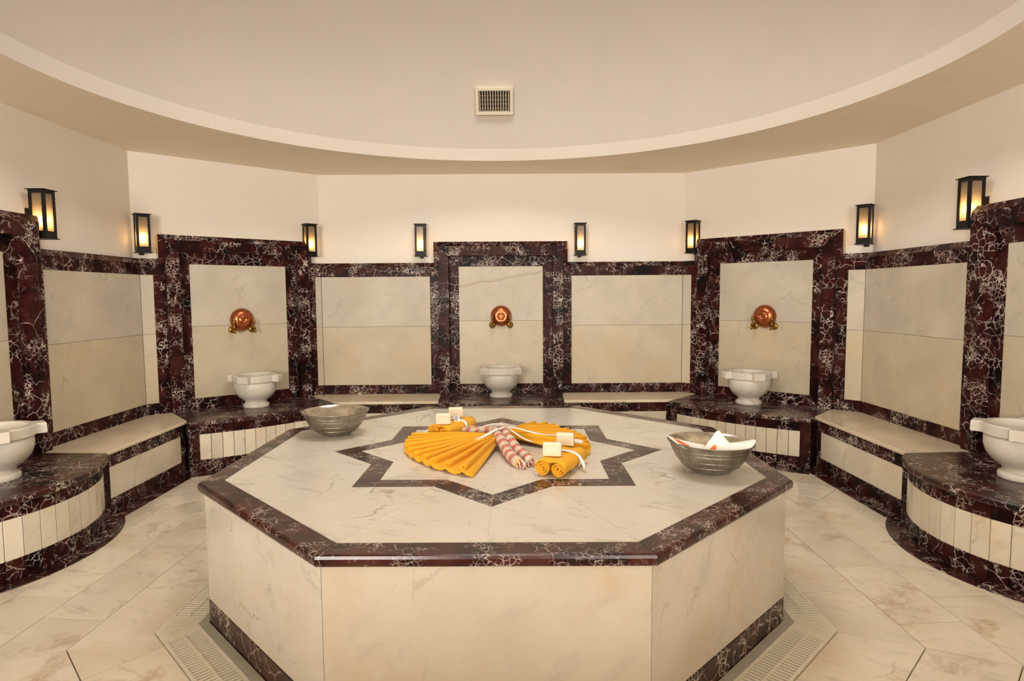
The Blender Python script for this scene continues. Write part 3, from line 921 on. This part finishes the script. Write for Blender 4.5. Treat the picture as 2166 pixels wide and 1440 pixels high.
CORNER_WORDS = ['front right', 'right front', 'right back', 'back right', 'back left', 'left back', 'left front', 'front left']
def grate_corner(i):
    a = 22.5 + 45 * i
    t = thing('drain_corner', 'white plastic drain corner piece with slots at the %s corner' % CORNER_WORDS[i], 'drain corner', (PCX, PCY, 0), PROT + radians(a) + pi, 'drain corner pieces')
    hw = .062
    ri, ro = GA / cos(pi / 8), GB / cos(pi / 8)
    def edge(r_ap, side):   # point on the side, hl along
        hl = GA * T8 - .047
        x, y = side * (r_ap * T8), r_ap
        # in the frame of the corner: rotate side coordinates by -/+22.5
        sa = -side * pi / 8
        px, py = -side * hl, r_ap
        return Vector((px * cos(sa) - py * sin(sa), px * sin(sa) + py * cos(sa)))
    pts = [edge(GA, -1), Vector((0, ri)), edge(GA, 1), edge(GB, 1), Vector((0, ro)), edge(GB, -1)]
    pts = [pts[0], pts[1], pts[2], pts[3], pts[4], pts[5]]
    obj('plate', prism_z('plate', pts, -.012, .0105, M['plastic'], .0015), t)
    for k in (-1, 0, 1):
        a_ = k * .38
        me = box_mesh('slot', -.005, .005, -.045, .045, .009, .0118, M['vent'], .0008)
        obj('slot', me, t, (k * .036, (ri + ro) / 2 - abs(k) * .006, 0), (0, 0, -a_))
for i in range(8): grate_corner(i)
floor_pit = obj('drain_channel', prism_z('drain_channel', octa(1.728), -.016, -.0125, M['dark']), floor)

# ------------------------------------------------------------------ marble basins
def basin_mesh():
    outer = [(.100, .0), (.120, .0), (.124, .006), (.124, .030), (.120, .036), (.106, .042), (.102, .056), (.106, .070), (.128, .085), (.160, .112), (.186, .150), (.199, .195), (.200, .235), (.196, .262)]
    me = lathe('bowl', outer + [(.165, .262), (.165, .22), (.14, .15), (.09, .115), (.0005, .105)], M['basin'], 48)
    return me
def basin_rim_mesh():
    """ring with four ears standing out on the diagonals"""
    n = 160; v = []; f = []
    def rad(a):
        r = .211
        for k in range(4):
            c = radians(45 + 90 * k); d = (a - c + pi) % (2 * pi) - pi
            # ear: block of half width .056 with rounded end at radius .268
            x = cos(d); y = sin(d)
            if x > 0:
                hw = .052
                if abs(y) * .2 < hw:
                    # ray hits front of the ear (slightly curved) or its flank
                    rf = .260 / x - .35 * y * y * .1
                    rs = hw / abs(y) if abs(y) > 1e-6 else 9
                    r = max(r, min(rf, rs))
        return r
    angs = [2 * pi * k / n for k in range(n)]
    ro = [rad(a) for a in angs]
    rows = [([r - .004 for r in ro], .259), (ro, .263), (ro, .318), ([r - .006 for r in ro], .325), ([.172] * n, .325), ([.167] * n, .319), ([.165] * n, .258)]
    for rr, z in rows:
        for k in range(n): v.append((rr[k] * cos(angs[k]), rr[k] * sin(angs[k]), z))
    m_ = len(rows)
    for i in range(m_):
        for k in range(n): f.append((i * n + k, i * n + (k + 1) % n, ((i + 1) % m_) * n + (k + 1) % n, ((i + 1) % m_) * n + k))
    me = mesh('rim', v, f, M['basin'])
    return me
BOWL_ME, BRIM_ME = basin_mesh(), basin_rim_mesh()
BASIN_L = {'left': 'white marble basin on the ledge cut off by the left picture edge',
           'back_left': 'white marble basin with four-eared rim on the ledge left of centre',
           'back': 'white marble basin standing under the middle niche taps',
           'back_right': 'white marble basin with greyish veining on the ledge right of centre',
           'right': 'white marble basin on the ledge cut off by the right picture edge'}
BPOS = {'back': (-.048, 3.335), 'back_left': None, 'back_right': None, 'left': (-3.10, .40), 'right': (3.075, .245)}
for W in WALLS:
    p = BPOS[W.name]
    if p is None:
        p = W.at(W.nc + {'back_left': .025, 'back_right': -.02}[W.name], .235)
    t = thing('marble_basin', BASIN_L[W.name], 'basin', (p[0], p[1], HS), W.rz, 'marble basins on the ledges')
    obj('bowl', BOWL_ME, t); obj('rim', BRIM_ME, t)

# ------------------------------------------------------------------ copper bowls and brass taps
def copper_me():
    # axis z = out of the wall; mouth against the wall, foot outward
    prof = [(.100, .0), (.115, .0), (.117, .004), (.112, .010), (.108, .022), (.098, .040), (.080, .052), (.066, .056), (.062, .059), (.056, .057), (.044, .058), (.034, .060), (.031, .066), (.026, .066), (.023, .060), (.012, .061), (.0008, .063)]
    return lathe('dish', prof, M['copper'], 48, True, False, False)
COP_ME = copper_me()
def tap_parts():
    ros = lathe('rosette', [(.0, -.004), (.026, -.004), (.036, 0.0), (.036, .006), (.028, .012), (.016, .016), (.0005, .016)], M['brass'], 28, True, False, True)
    body = tube('body', [(0, 0, .010), (0, 0, .05), (0, -.002, .075), (0, -.012, .092), (0, -.034, .100)], [.012, .012, .015, .013, .010], M['brass'], 12)
    hand = lathe('handle', [(.011, 0), (.014, .006), (.012, .016), (.006, .028), (.008, .034), (.0065, .045), (.011, .052), (.0145, .064), (.011, .078), (.006, .086), (.009, .093), (.005, .104), (.0006, .110)], M['brass'], 14)
    return ros, body, hand
ROS, BODY, HAND = tap_parts()
TAP_WORD = {'back_left': 'left of centre', 'back': 'in the middle', 'back_right': 'right of centre'}
for W in (W_BL, W_BACK, W_BR):
    du = {'back_left': .0, 'back': .0, 'back_right': .02}[W.name]
    zc_ = 1.345
    p = W.at(W.nc + du, -YREC)
    rx = Matrix.Rotation(W.rz, 4, 'Z') @ Matrix.Rotation(radians(90), 4, 'X')
    t = thing('copper_bowl', 'round copper bowl hung bottom outward in the niche %s' % TAP_WORD[W.name], 'bowl', (0, 0, 0), 0, 'copper bowls between the taps')
    t.matrix_world = Matrix.Translation((p.x + W.n.x * .004, p.y + W.n.y * .004, zc_)) @ rx
    dsh = obj('dish', COP_ME, t)
    t2 = obj('ring_boss', lathe('ring_boss', [(.040, .0585), (.044, .0625), (.048, .0585)], M['copper'], 36, True, False, False), dsh)
    for s, sw in ((-1, 'left'), (1, 'right')):
        q = W.at(W.nc + du + s * .098, -YREC)
        tt = thing('brass_tap', 'brass tap with tall turned handle, %s of the copper bowl %s' % (sw, {'back_left': 'left of centre', 'back': 'in the middle niche', 'back_right': 'right of centre'}[W.name]), 'tap', (0, 0, 0), 0, 'brass taps in the niches')
        tt.matrix_world = Matrix.Translation((q.x + W.n.x * .002, q.y + W.n.y * .002, zc_ - .098)) @ rx
        obj('rosette', ROS, tt); bd = obj('body', BODY, tt)
        h = obj('handle', HAND, bd, (0, .010, .074), (radians(-90), 0, 0))

# ------------------------------------------------------------------ wall lanterns
LW, LH = .112, .352
def lantern_parts():
    h = LW / 2; P = []
    P.append(('top_plate', box_mesh('top_plate', -h - .012, h + .012, -h - .012, h + .012, LH - .006, LH, M['iron'], .001)))
    P.append(('bottom_plate', box_mesh('bottom_plate', -h - .012, h + .012, -h - .012, h + .012, 0, .006, M['iron'], .001)))
    def skirt(z0, z1):
        t = .006; v = []
        for z in (z0, z1):
            for r in (h, h - t):
                for sx, sy in ((-1, -1), (1, -1), (1, 1), (-1, 1)): v.append((sx * r, sy * r, z))
        f = []
        for k in range(4):
            j = (k + 1) % 4
            f += [(k, j, 8 + j, 8 + k), (4 + k, 12 + k, 12 + j, 4 + j), (8 + k, 8 + j, 12 + j, 12 + k), (k, 4 + k, 4 + j, j)]
        return mesh('skirt', v, f, M['iron'])
    P.append(('lower_skirt', skirt(.006, .055))); P.append(('upper_skirt', skirt(LH - .030, LH - .006)))
    for sx in (-1, 1):
        for sy in (-1, 1):
            x0, x1 = sorted((sx * h, sx * (h - .019))); y0, y1 = sorted((sy * h, sy * (h - .019)))
            P.append(('post', box_mesh('post', x0, x1, y0, y1, .055, LH - .030, M['iron'])))
    for k in range(4):
        me = box_mesh('pane', -h + .018, h - .018, -h + .008, -h + .011, .054, LH - .029, M['frost'])
        for vv in me.vertices:
            x, y = vv.co.x, vv.co.y; a = k * pi / 2
            vv.co.x = x * cos(a) - y * sin(a); vv.co.y = x * sin(a) + y * cos(a)
        P.append(('pane', me))
    P.append(('socket', lathe('socket', [(.014, .006), (.014, .08), (.010, .086)], M['iron'], 16, True, True)))
    P.append(('bulb', lathe('bulb', [(.010, .086), (.016, .100), (.026, .118), (.030, .138), (.026, .158), (.014, .172), (.0005, .176)], M['bulb'], 18)))
    P.append(('bracket', box_mesh('bracket', -.018, .018, h, h + .051, -.016, .16, M['iron'], .002)))
    P.append(('wall_plate', box_mesh('wall_plate', -.026, .026, h + .045, h + .052, .02, .22, M['iron'], .001)))
    return P
LP = lantern_parts()
def lantern(W, u, zb, label):
    p = W.at(u, -TUP + .053 + LW / 2)
    t = thing('wall_lantern', label, 'wall lamp', (p.x, p.y, zb), W.rz, 'black box lanterns on the walls')
    for nm, me in LP: obj(nm, me, t)
    return t
LZ = 2.008
lantern(W_LEFT, 1.225 - YF, LZ, 'black wall lantern nearest the left picture edge, partly behind a niche top')
lantern(W_BL, 1.7513 / 2 - .845, LZ - .02, 'black wall lantern in the corner left of the left-of-centre niche')
lantern(W_BL, 1.7513 / 2 + .745, LZ, 'black wall lantern just right of the left-of-centre niche')
lantern(W_BACK, W_BACK.nc - .878, LZ, 'black wall lantern to the left of the middle niche')
lantern(W_BACK, W_BACK.nc + .878, LZ, 'black wall lantern to the right of the middle niche')
lantern(W_BR, 1.8204 / 2 - .78, LZ + .01, 'black wall lantern just left of the right-of-centre niche')
lantern(W_BR, 1.8204 / 2 + .90, LZ + .005, 'black wall lantern in the corner right of the right-of-centre niche')
lantern(W_RIGHT, 2.30 - 1.01, LZ + .01, 'black wall lantern nearest the right picture edge, partly behind a niche top')

# ------------------------------------------------------------------ air vent in the dome
def vent():
    c = Vector((-.083, 2.742, 3.445)); cen = Vector((RC.x, RC.y, ZC))
    nrm = (c - cen).normalized(); c = cen + nrm * RS
    t = thing('air_vent', 'small cream metal air grille with upright louvres set in the dome', 'vent')
    yv = nrm; xv = Vector((1, 0, 0)); xv = (xv - yv * xv.dot(yv)).normalized(); zv = xv.cross(yv)
    mm = Matrix.Identity(4)
    for i in range(3): mm[i][0] = xv[i]; mm[i][1] = yv[i]; mm[i][2] = zv[i]; mm[i][3] = c[i] - nrm[i] * .056
    t.matrix_world = mm
    hw, hh, fr = .178, .128, .030
    for nm, a in (('frame_side', (-hw, -hw + fr, -hh, hh)), ('frame_side', (hw - fr, hw, -hh, hh)), ('frame_side', (-hw + fr, hw - fr, hh - fr, hh)), ('frame_side', (-hw + fr, hw - fr, -hh, -hh + fr))):
        obj(nm, box_mesh(nm, a[0], a[1], -.004, .055, a[2], a[3], M['vent'], .003), t)
    n = 12
    for i in range(n):
        x = -hw + fr + (2 * (hw - fr)) * (i + .5) / n
        obj('louvre', box_mesh('louvre', -.0016, .0016, -.006, .018, -hh + fr, hh - fr, M['vent']), t, (x, 0, 0), (0, 0, radians(18)))
    for i in range(5):
        z = -hh + fr + (2 * (hh - fr)) * (i + .5) / 5
        obj('cross_louvre', box_mesh('cross_louvre', -hw + fr, hw - fr, .010, .024, -.0014, .0014, M['brown']), t, (0, .012, z), (radians(25), 0, 0))
    obj('duct', box_mesh('duct', -hw + .01, hw - .01, .045, .05, -hh + .01, hh - .01, M['dark']), t)
vent()

# ------------------------------------------------------------------ tinned bowls with their contents
TIN_PR = [(.060, .0), (.072, .0), (.080, .004), (.092, .008), (.118, .022), (.141, .042), (.158, .062), (.172, .084), (.182, .104), (.190, .122), (.197, .137), (.204, .147), (.210, .151), (.2095, .1545), (.2065, .1545)]
TIN_ME = lathe('vessel', TIN_PR, M['tin_dark'], 64, True, False, True)
LIN_ME = lathe('lining', [(.2068, .1548), (.2010, .149), (.1935, .137), (.1865, .122), (.1785, .104), (.1685, .084), (.1545, .062), (.1375, .042), (.1145, .024), (.085, .012), (.0005, .008)], M['tin'], 64, True, False, False)
def tin_bowl(x, y, rz, tilt, label):
    t = thing('metal_bowl', label, 'bowl', (x, y, HP + (.0018 if tilt[0] else 0)), rz, 'tinned metal bowls on the platform')
    t.rotation_euler = (tilt[0], tilt[1], rz)
    ves = obj('vessel', TIN_ME, t); obj('lining', LIN_ME, t)
    for z, r in ((.042, .141), (.072, .1645), (.104, .182), (.122, .190)):
        obj('raised_ring', lathe('raised_ring', [(r - .001, z - .003), (r + .0022, z), (r - .001, z + .003)], M['tin_dark'], 64, True, False, False), ves)
    return t
b1 = tin_bowl(-1.072, .588, .4, (0, 0), 'tarnished metal bowl with a white paper inside, left on the platform')
b2 = tin_bowl(1.028, -.312, 1.1, (radians(1.0), radians(1.5)), 'tarnished metal bowl holding white cloths, right on the platform')

def sheet(name, rows, mat, thick=.0016, sub=1):
    """grid of points to a thin cloth with thickness"""
    nr = len(rows); nc = len(rows[0]); v = [p for r in rows for p in r]
    f = [(i * nc + j, i * nc + j + 1, (i + 1) * nc + j + 1, (i + 1) * nc + j) for i in range(nr - 1) for j in range(nc - 1)]
    me = mesh(name, v, f, mat, True)
    return me
def cloth_obj(name, me, parent=None, loc=(0, 0, 0), rot=(0, 0, 0), thick=.002, sub=1):
    o = obj(name, me, parent, loc, rot)
    if sub:
        s = o.modifiers.new('smooth', 'SUBSURF'); s.levels = sub; s.render_levels = sub
    s = o.modifiers.new('thick', 'SOLIDIFY'); s.thickness = thick; s.offset = 0
    return o

# paper in the left bowl
p_ = [[(-.05, -.03, .0), (.0, -.045, .012), (.055, -.03, .0)], [(-.03, .0, .03), (.004, .0, .066), (.04, .0, .03)], [(-.05, .035, .0), (.0, .045, .015), (.05, .03, .0)]]
pp = tag(cloth_obj('folded_paper', sheet('folded_paper', p_, M['cotton']), None, (-1.04, .60, HP + .062), (.0, 0, .3), .002, 2), 'folded white paper lying inside the left metal bowl', 'paper')

# cloths in the right bowl (bowl frame: centre of the bowl foot)
def napkins():
    cx, cy = 1.028, -.312
    # liner cloth: hangs along the front and left inside of the bowl, corner over the left rim
    ths = [radians(a) for a in (150, 165, 180, 195, 212, 230, 250, 270, 290, 308, 325, 340, 355)]
    rim = [(.150, .115), (.175, .150), (.222, .192), (.226, .188), (.200, .150), (.190, .138), (.185, .135), (.184, .134), (.184, .134), (.190, .137), (.197, .142), (.222, .178), (.205, .165)]
    rows = []
    for k, q in enumerate((0.0, .35, .7, 1.0)):
        row = []
        for th, (r, z) in zip(ths, rim):
            rr = .03 + (r - .03) * q
            zz = .128 + (z - .128) * (q ** 1.3) + .014 * sin(3.1 * th * 2 + k * 1.3) * (1 - q)
            row.append((rr * cos(th), rr * sin(th), zz))
        rows.append(row)
    a = cloth_obj('napkin', sheet('napkin', rows, M['cotton']), None, (cx, cy, HP), (0, 0, 0), .002, 2)
    tag(a, 'white napkin with orange prints lining the right metal bowl, corner over its left rim', 'napkin')
    # orange prints lying just above the liner
    def patch(nm, pts, par):
        me = mesh(nm, pts, [tuple(range(len(pts)))], M['orange']); o = obj(nm, me, par)
        s = o.modifiers.new('thick', 'SOLIDIFY'); s.thickness = .003; s.offset = 0
        return o
    def on(thd, q, lift=.006):
        th = radians(thd); i = max(0, min(len(ths) - 2, next((j for j in range(len(ths) - 1) if ths[j + 1] >= th), len(ths) - 2)))
        f_ = (th - ths[i]) / (ths[i + 1] - ths[i]); r = rim[i][0] * (1 - f_) + rim[i + 1][0] * f_; z = rim[i][1] * (1 - f_) + rim[i + 1][1] * f_
        rr = .03 + (r - .03) * q; zz = .128 + (z - .128) * (q ** 1.3)
        return (rr * cos(th) * .975, rr * sin(th) * .975, zz + lift)
    patch('print', [on(196, .92), on(204, .93), on(214, .74), on(210, .70)], a)
    # peaked cloth standing in the bowl
    pk = Vector((.045, .012, .204))
    rows = []
    base = [(-.085, -.030, .075), (-.050, -.065, .080), (.0, -.085, .090), (.055, -.085, .105), (.115, -.055, .125), (.135, .0, .118), (.10, .05, .10)]
    for q in (0, .3, .6, .85, 1.0):
        row = []
        for i, b in enumerate(base):
            b = Vector(b); p = b.lerp(pk + Vector(((i - 3) * .004, 0, -abs(i - 3) * .002)), q)
            p.z -= .03 * q * (1 - q); p += Vector((0, -.012 * sin(i * 2.0) * (1 - q), 0)); row.append(tuple(p))
        rows.append(row)
    b_ = cloth_obj('napkin', sheet('napkin', rows, M['cotton']), None, (cx, cy, HP), (0, 0, 0), .002, 2)
    tag(b_, 'white napkin folded to a tall peak standing in the right metal bowl', 'napkin')
    pts = [(-.035, -.090, .128), (-.010, -.094, .150), (.000, -.096, .150), (-.006, -.100, .134), (-.026, -.100, .124)]
    patch('print', [(-.042, -.105, .130), (-.016, -.100, .158), (-.002, -.102, .156), (-.004, -.110, .142), (-.024, -.112, .128)], b_)
napkins()

# ------------------------------------------------------------------ towels
def fan(ax, ay, a0, a1, radii, pleats, h, label, r_in=.03, zc=.0):
    """pleated towel spread from a pinched end; radii: outer radius along the arc"""
    nphi = pleats * 10; nr = 16; rows = []
    random.seed(pleats * 3 + 1)
    jit = [random.uniform(-.25, .25) for _ in range(pleats + 2)]
    for i in range(nr + 1):
        q = i / nr; row = []
        for j in range(nphi + 1):
            s = j / nphi; t = s * pleats
            # radius of the outer edge
            x = s * (len(radii) - 1); k = min(int(x), len(radii) - 2); R = radii[k] + (radii[k + 1] - radii[k]) * (x - k)
            r = r_in + (R - r_in) * q
            fold = .5 - .5 * cos(2 * pi * t)
            lean = .38 * sin(2 * pi * t) * (a1 - a0) / pleats * (1.0 if q > .2 else q * 5)
            a = a0 + (a1 - a0) * s + lean * .8
            jj = jit[int(t) % len(jit)]
            hh = h * (1 + .35 * jj) * (.55 + .45 * min(1, q * 2.2)) * (1 - .18 * q)
            base = .006 + .020 * (1 - q) ** 2
            r2_ = r * (1 + .03 * jj * q)
            row.append((ax + r2_ * cos(a), ay + r2_ * sin(a), HP + base + hh * fold ** .8 + zc * (1 - q)))
        rows.append(row)
    me = sheet('fanned_towel', rows, M['towel'])
    o = cloth_obj('fanned_towel', me, None, (0, 0, 0), (0, 0, 0), .007, 0)
    # put the origin on the towel
    c = Vector((ax, ay, HP)); me.transform(Matrix.Translation(-c)); o.location = c
    return tag(o, label, 'towel', 'pleated yellow towels')
fan(-.015, .262, radians(163), radians(259), [.56, .55, .56, .57, .58, .62, .66], 10, .058, 'yellow towel pleated into a fan spreading left on the star inlay', .03, .012)
fan(.01, .330, radians(68), radians(-36), [.43, .45, .40, .44, .46, .50, .56], 10, .056, 'yellow towel pleated into a fan spreading right on the star inlay', .03, .012)

def towel_roll(x, y, ang, length, label, label_r):
    """one towel rolled from both ends into twin scrolls"""
    t = thing('rolled_towel', label, 'towel', (x, y, HP), ang, 'rolled yellow towels')
    rr, th = .0425, .0085
    prof = []
    turns = 2.6; n = 60
    def spiral(cx, sgn):
        out = []
        for i in range(n + 1):
            q = i / n; a = q * turns * 2 * pi; r = rr - th / 2 - q * (rr - .010)
            # start on top, wind outwards and down first
            out.append((cx + sgn * r * sin(a), rr + r * cos(a)))
        return out
    L_ = spiral(-rr + .001, -1); R_ = spiral(rr - .001, 1)
    prof = L_[::-1] + [(-.02, rr * 2 - .0062), (0, rr * 2 - .0085), (.02, rr * 2 - .0062)] + R_
    rows = []
    for k in range(9):
        q = k / 8; sc = 1 - .03 * (abs(q - .5) * 2) ** 6
        rows.append([(p[0] * sc + .002 * sin(k * 2 + p[1] * 60), -length / 2 + length * q + .003 * sin(p[0] * 90 + p[1] * 70) * (1 if k in (0, 8) else 0), p[1] * sc + .001) for p in prof])
    me = sheet('towel', rows, M['towel'])
    cloth_obj('towel', me, t, (0, 0, 0), (0, 0, 0), th * .82, 0)
    # white ribbon round the roll, crossing on top
    rb = []
    for yy in (.016, .050):
        ring = []
        for i in range(41):
            a = 2 * pi * i / 40; e = 2.6
            cx = abs(cos(a)) ** (2 / e) * (1 if cos(a) >= 0 else -1); cz = abs(sin(a)) ** (2 / e) * (1 if sin(a) >= 0 else -1)
            ring.append((cx * (rr * 2 + .003), yy, rr + .001 + cz * (rr + .0035) if cz > -.985 else .002))
        rb.append(ring)
    cloth_obj('ribbon', sheet('ribbon', rb, M['ribbon']), t, (0, 0, 0), (0, 0, 0), .0012, 0)
    return t
RA1, RA2 = radians(-26.5), radians(-27)
roll_b = towel_roll(.302, -.246, RA1, .33, 'yellow towel rolled into twin scrolls, front right of the arrangement', '')
roll_a = towel_roll(-.326, .580, RA2, .33, 'yellow towel rolled into twin scrolls, back left of the arrangement', '')

def soap_me():
    w, h, d = .046, .034, .0165
    me = box_mesh('bar', -w, w, -d, d, 0, 2 * h, M['soap'], .006, 3)
    return me
SOAP = soap_me()
def soap_frame():
    v = []; f = []
    def ring(w, h, y): return [(-w, y, .034 - h), (w, y, .034 - h), (w, y, .034 + h), (-w, y, .034 + h)]
    rings = [ring(.037, .0255, -.0160), ring(.035, .0235, -.0192), ring(.031, .0195, -.0192), ring(.029, .0175, -.0160)]
    for r in rings: v += r
    for i in range(3):
        for k in range(4): f.append((i * 4 + k, i * 4 + (k + 1) % 4, (i + 1) * 4 + (k + 1) % 4, (i + 1) * 4 + k))
    return mesh('embossed_frame', v, f, M['soap'])
SFR = soap_frame()
def soap(x, y, z, rz, rx, label):
    t = thing('soap_bar', label, 'soap', (x, y, z), rz, 'cream soap bars on the rolled towels')
    t.rotation_euler = (rx, 0, rz)
    bar = obj('bar', SOAP, t); obj('embossed_frame', SFR, bar)
ZS = HP + .0865
soap(-.372, .452, ZS, radians(6), radians(-6), 'cream soap bar standing in front on the back left rolled towel')
soap(-.312, .660, ZS, radians(6), radians(-6), 'cream soap bar standing behind on the back left rolled towel')
soap(.246, -.318, ZS, radians(-9), radians(-6), 'cream soap bar standing in front on the front right rolled towel')
soap(.330, -.108, ZS, radians(-14), radians(-6), 'cream soap bar standing behind on the front right rolled towel')

# printed paper tags tucked by the soaps
def paper_tag(x, y, z, rz, label):
    t = thing('paper_tag', label, 'tag', (x, y, z), rz, 'printed paper tags')
    t.rotation_euler = (radians(-35), 0, rz)
    card = obj('card', box_mesh('card', -.019, .019, -.0008, .0008, 0, .036, M['ribbon']), t)
    for k, (r, zz) in enumerate(((.011, .020), (.006, .016))):
        pts = [(r * cos(a), -.0016, zz + r * sin(a)) for a in [radians(20 + 260 * i / 12) for i in range(13)]]
        obj('print', tube('print', pts, .0018, M['blue'], 6), card)
paper_tag(-.292, .545, HP + .084, radians(25), 'small white paper tag with blue print on the back left rolled towel')
paper_tag(.222, -.215, HP + .078, radians(-55), 'small white paper tag with blue print on the front right rolled towel')

# checked cotton cloth knotted over the middle
def plaid():
    t = thing('checked_cloth', 'red and white checked cotton cloth twisted over the yellow towels', 'cloth', (.0, .2, HP))
    o = Vector((0.0, .2, HP))
    def strand(pts, rads, flat=1.0):
        # smooth the path
        P = [Vector(p) for p in pts]; out = []; rr = []
        for i in range(len(P) - 1):
            p0, p1, p2, p3 = P[max(i - 1, 0)], P[i], P[i + 1], P[min(i + 2, len(P) - 1)]
            for k in range(6):
                q = k / 6
                out.append(.5 * ((2 * p1) + (p2 - p0) * q + (2 * p0 - 5 * p1 + 4 * p2 - p3) * q * q + (3 * p1 - p0 - 3 * p2 + p3) * q ** 3)); rr.append(rads[i] + (rads[i + 1] - rads[i]) * q)
        out.append(P[-1]); rr.append(rads[-1])
        return tube('strand', [p - o for p in out], rr, M['plaid'], 14, True, flat)
    z = HP
    obj('strand', strand([(-.052, .338, z + .080), (-.040, .262, z + .078), (-.010, .130, z + .060), (.022, -.005, z + .036), (.052, -.130, z + .028), (.082, -.220, z + .026)], [.016, .024, .029, .030, .031, .028]), t)
    obj('strand', strand([(-.006, .345, z + .082), (.006, .270, z + .080), (.038, .145, z + .062), (.075, .020, z + .038), (.112, -.085, z + .028), (.140, -.180, z + .026)], [.016, .023, .028, .030, .031, .028]), t)
    obj('strand', strand([(-.020, .330, z + .080), (-.085, .400, z + .060), (-.160, .470, z + .036), (-.215, .520, z + .028), (-.262, .560, z + .024)], [.018, .026, .030, .030, .022], .8), t)
    obj('strand', strand([(-.010, .350, z + .078), (-.060, .440, z + .055), (-.130, .520, z + .034), (-.200, .590, z + .026), (-.240, .620, z + .022)], [.018, .024, .026, .026, .020], .8), t)
    random.seed(3)
    for cx, cy, dx, dy in ((.084, -.224, .30, -.95), (.142, -.184, .30, -.95)):
        for k in range(16):
            a = random.uniform(-1, 1); b = random.uniform(0, 1)
            s = Vector((cx + a * .020, cy + .004, z + .008 + b * .036))
            e = s + Vector((dx * .03 + a * .016, dy * random.uniform(.022, .045), -.018 - .5 * b * .03)); e.z = max(e.z, z + .003)
            mid = s.lerp(e, .5) + Vector((random.uniform(-.006, .006), 0, .006))
            obj('fringe', tube('fringe', [s - o, mid - o, e - o], [.0028, .0025, .0016], M['red_fringe'] if (k % 3 == 0) else M['white_fringe'], 5), t)
plaid()

def ribbon(pts, width, label, thick=.0022, sidev=None):
    P = [Vector(p) for p in pts]; rows = [[], []]
    for i, p in enumerate(P):
        d = (P[min(i + 1, len(P) - 1)] - P[max(i - 1, 0)]).normalized(); s = d.cross(Vector((0, 0, 1))).normalized()
        if sidev: s = (s + Vector(sidev)).normalized()
        wv = width * (1 if 0 < i < len(P) - 1 else .45)
        rows[0].append(tuple(p - s * wv / 2)); rows[1].append(tuple(p + s * wv / 2))
    rows = [list(r) for r in rows]
    o = cloth_obj('white_ribbon', sheet('white_ribbon', rows, M['ribbon']), None, (0, 0, 0), (0, 0, 0), thick, 1)
    return tag(o, label, 'ribbon', 'white ribbons of the arrangement')
z = HP
ribbon([(.015, .235, z + .112), (-.04, .225, z + .108), (-.10, .170, z + .078), (-.16, .118, z + .066), (-.190, .085, z + .060)], .030, 'white ribbon end lying forward over the left towel fan')
ribbon([(.01, .330, z + .108), (-.05, .352, z + .112), (-.11, .362, z + .098), (-.17, .372, z + .070), (-.200, .378, z + .050)], .022, 'white ribbon end lying back over the checked cloth')
ribbon([(.02, .250, z + .110), (.085, .275, z + .100), (.15, .262, z + .080), (.22, .240, z + .068), (.29, .235, z + .064), (.345, .230, z + .062)], .034, 'wide white ribbon end lying over the right towel fan')
ribbon([(.03, .235, z + .106), (.075, .185, z + .085), (.125, .130, z + .062), (.170, .105, z + .056)], .016, 'narrow white ribbon end pointing forward over the right towel fan')
ribbon([(.325, -.215, z + .0865), (.360, -.235, z + .086), (.392, -.262, z + .070), (.405, -.290, z + .040), (.408, -.315, z + .018)], .020, 'white ribbon end hanging from the front right rolled towel')
ribbon([(-.45, .52, z + .060), (-.495, .47, z + .028), (-.545, .44, z + .012), (-.58, .455, z + .008)], .020, 'white ribbon end trailing left of the back left rolled towel')
ribbon([(.33, -.05, z + .090), (.37, -.035, z + .098), (.41, -.03, z + .092), (.435, -.04, z + .085)], .05, 'white ribbon bow behind the soaps on the front right rolled towel', .012)
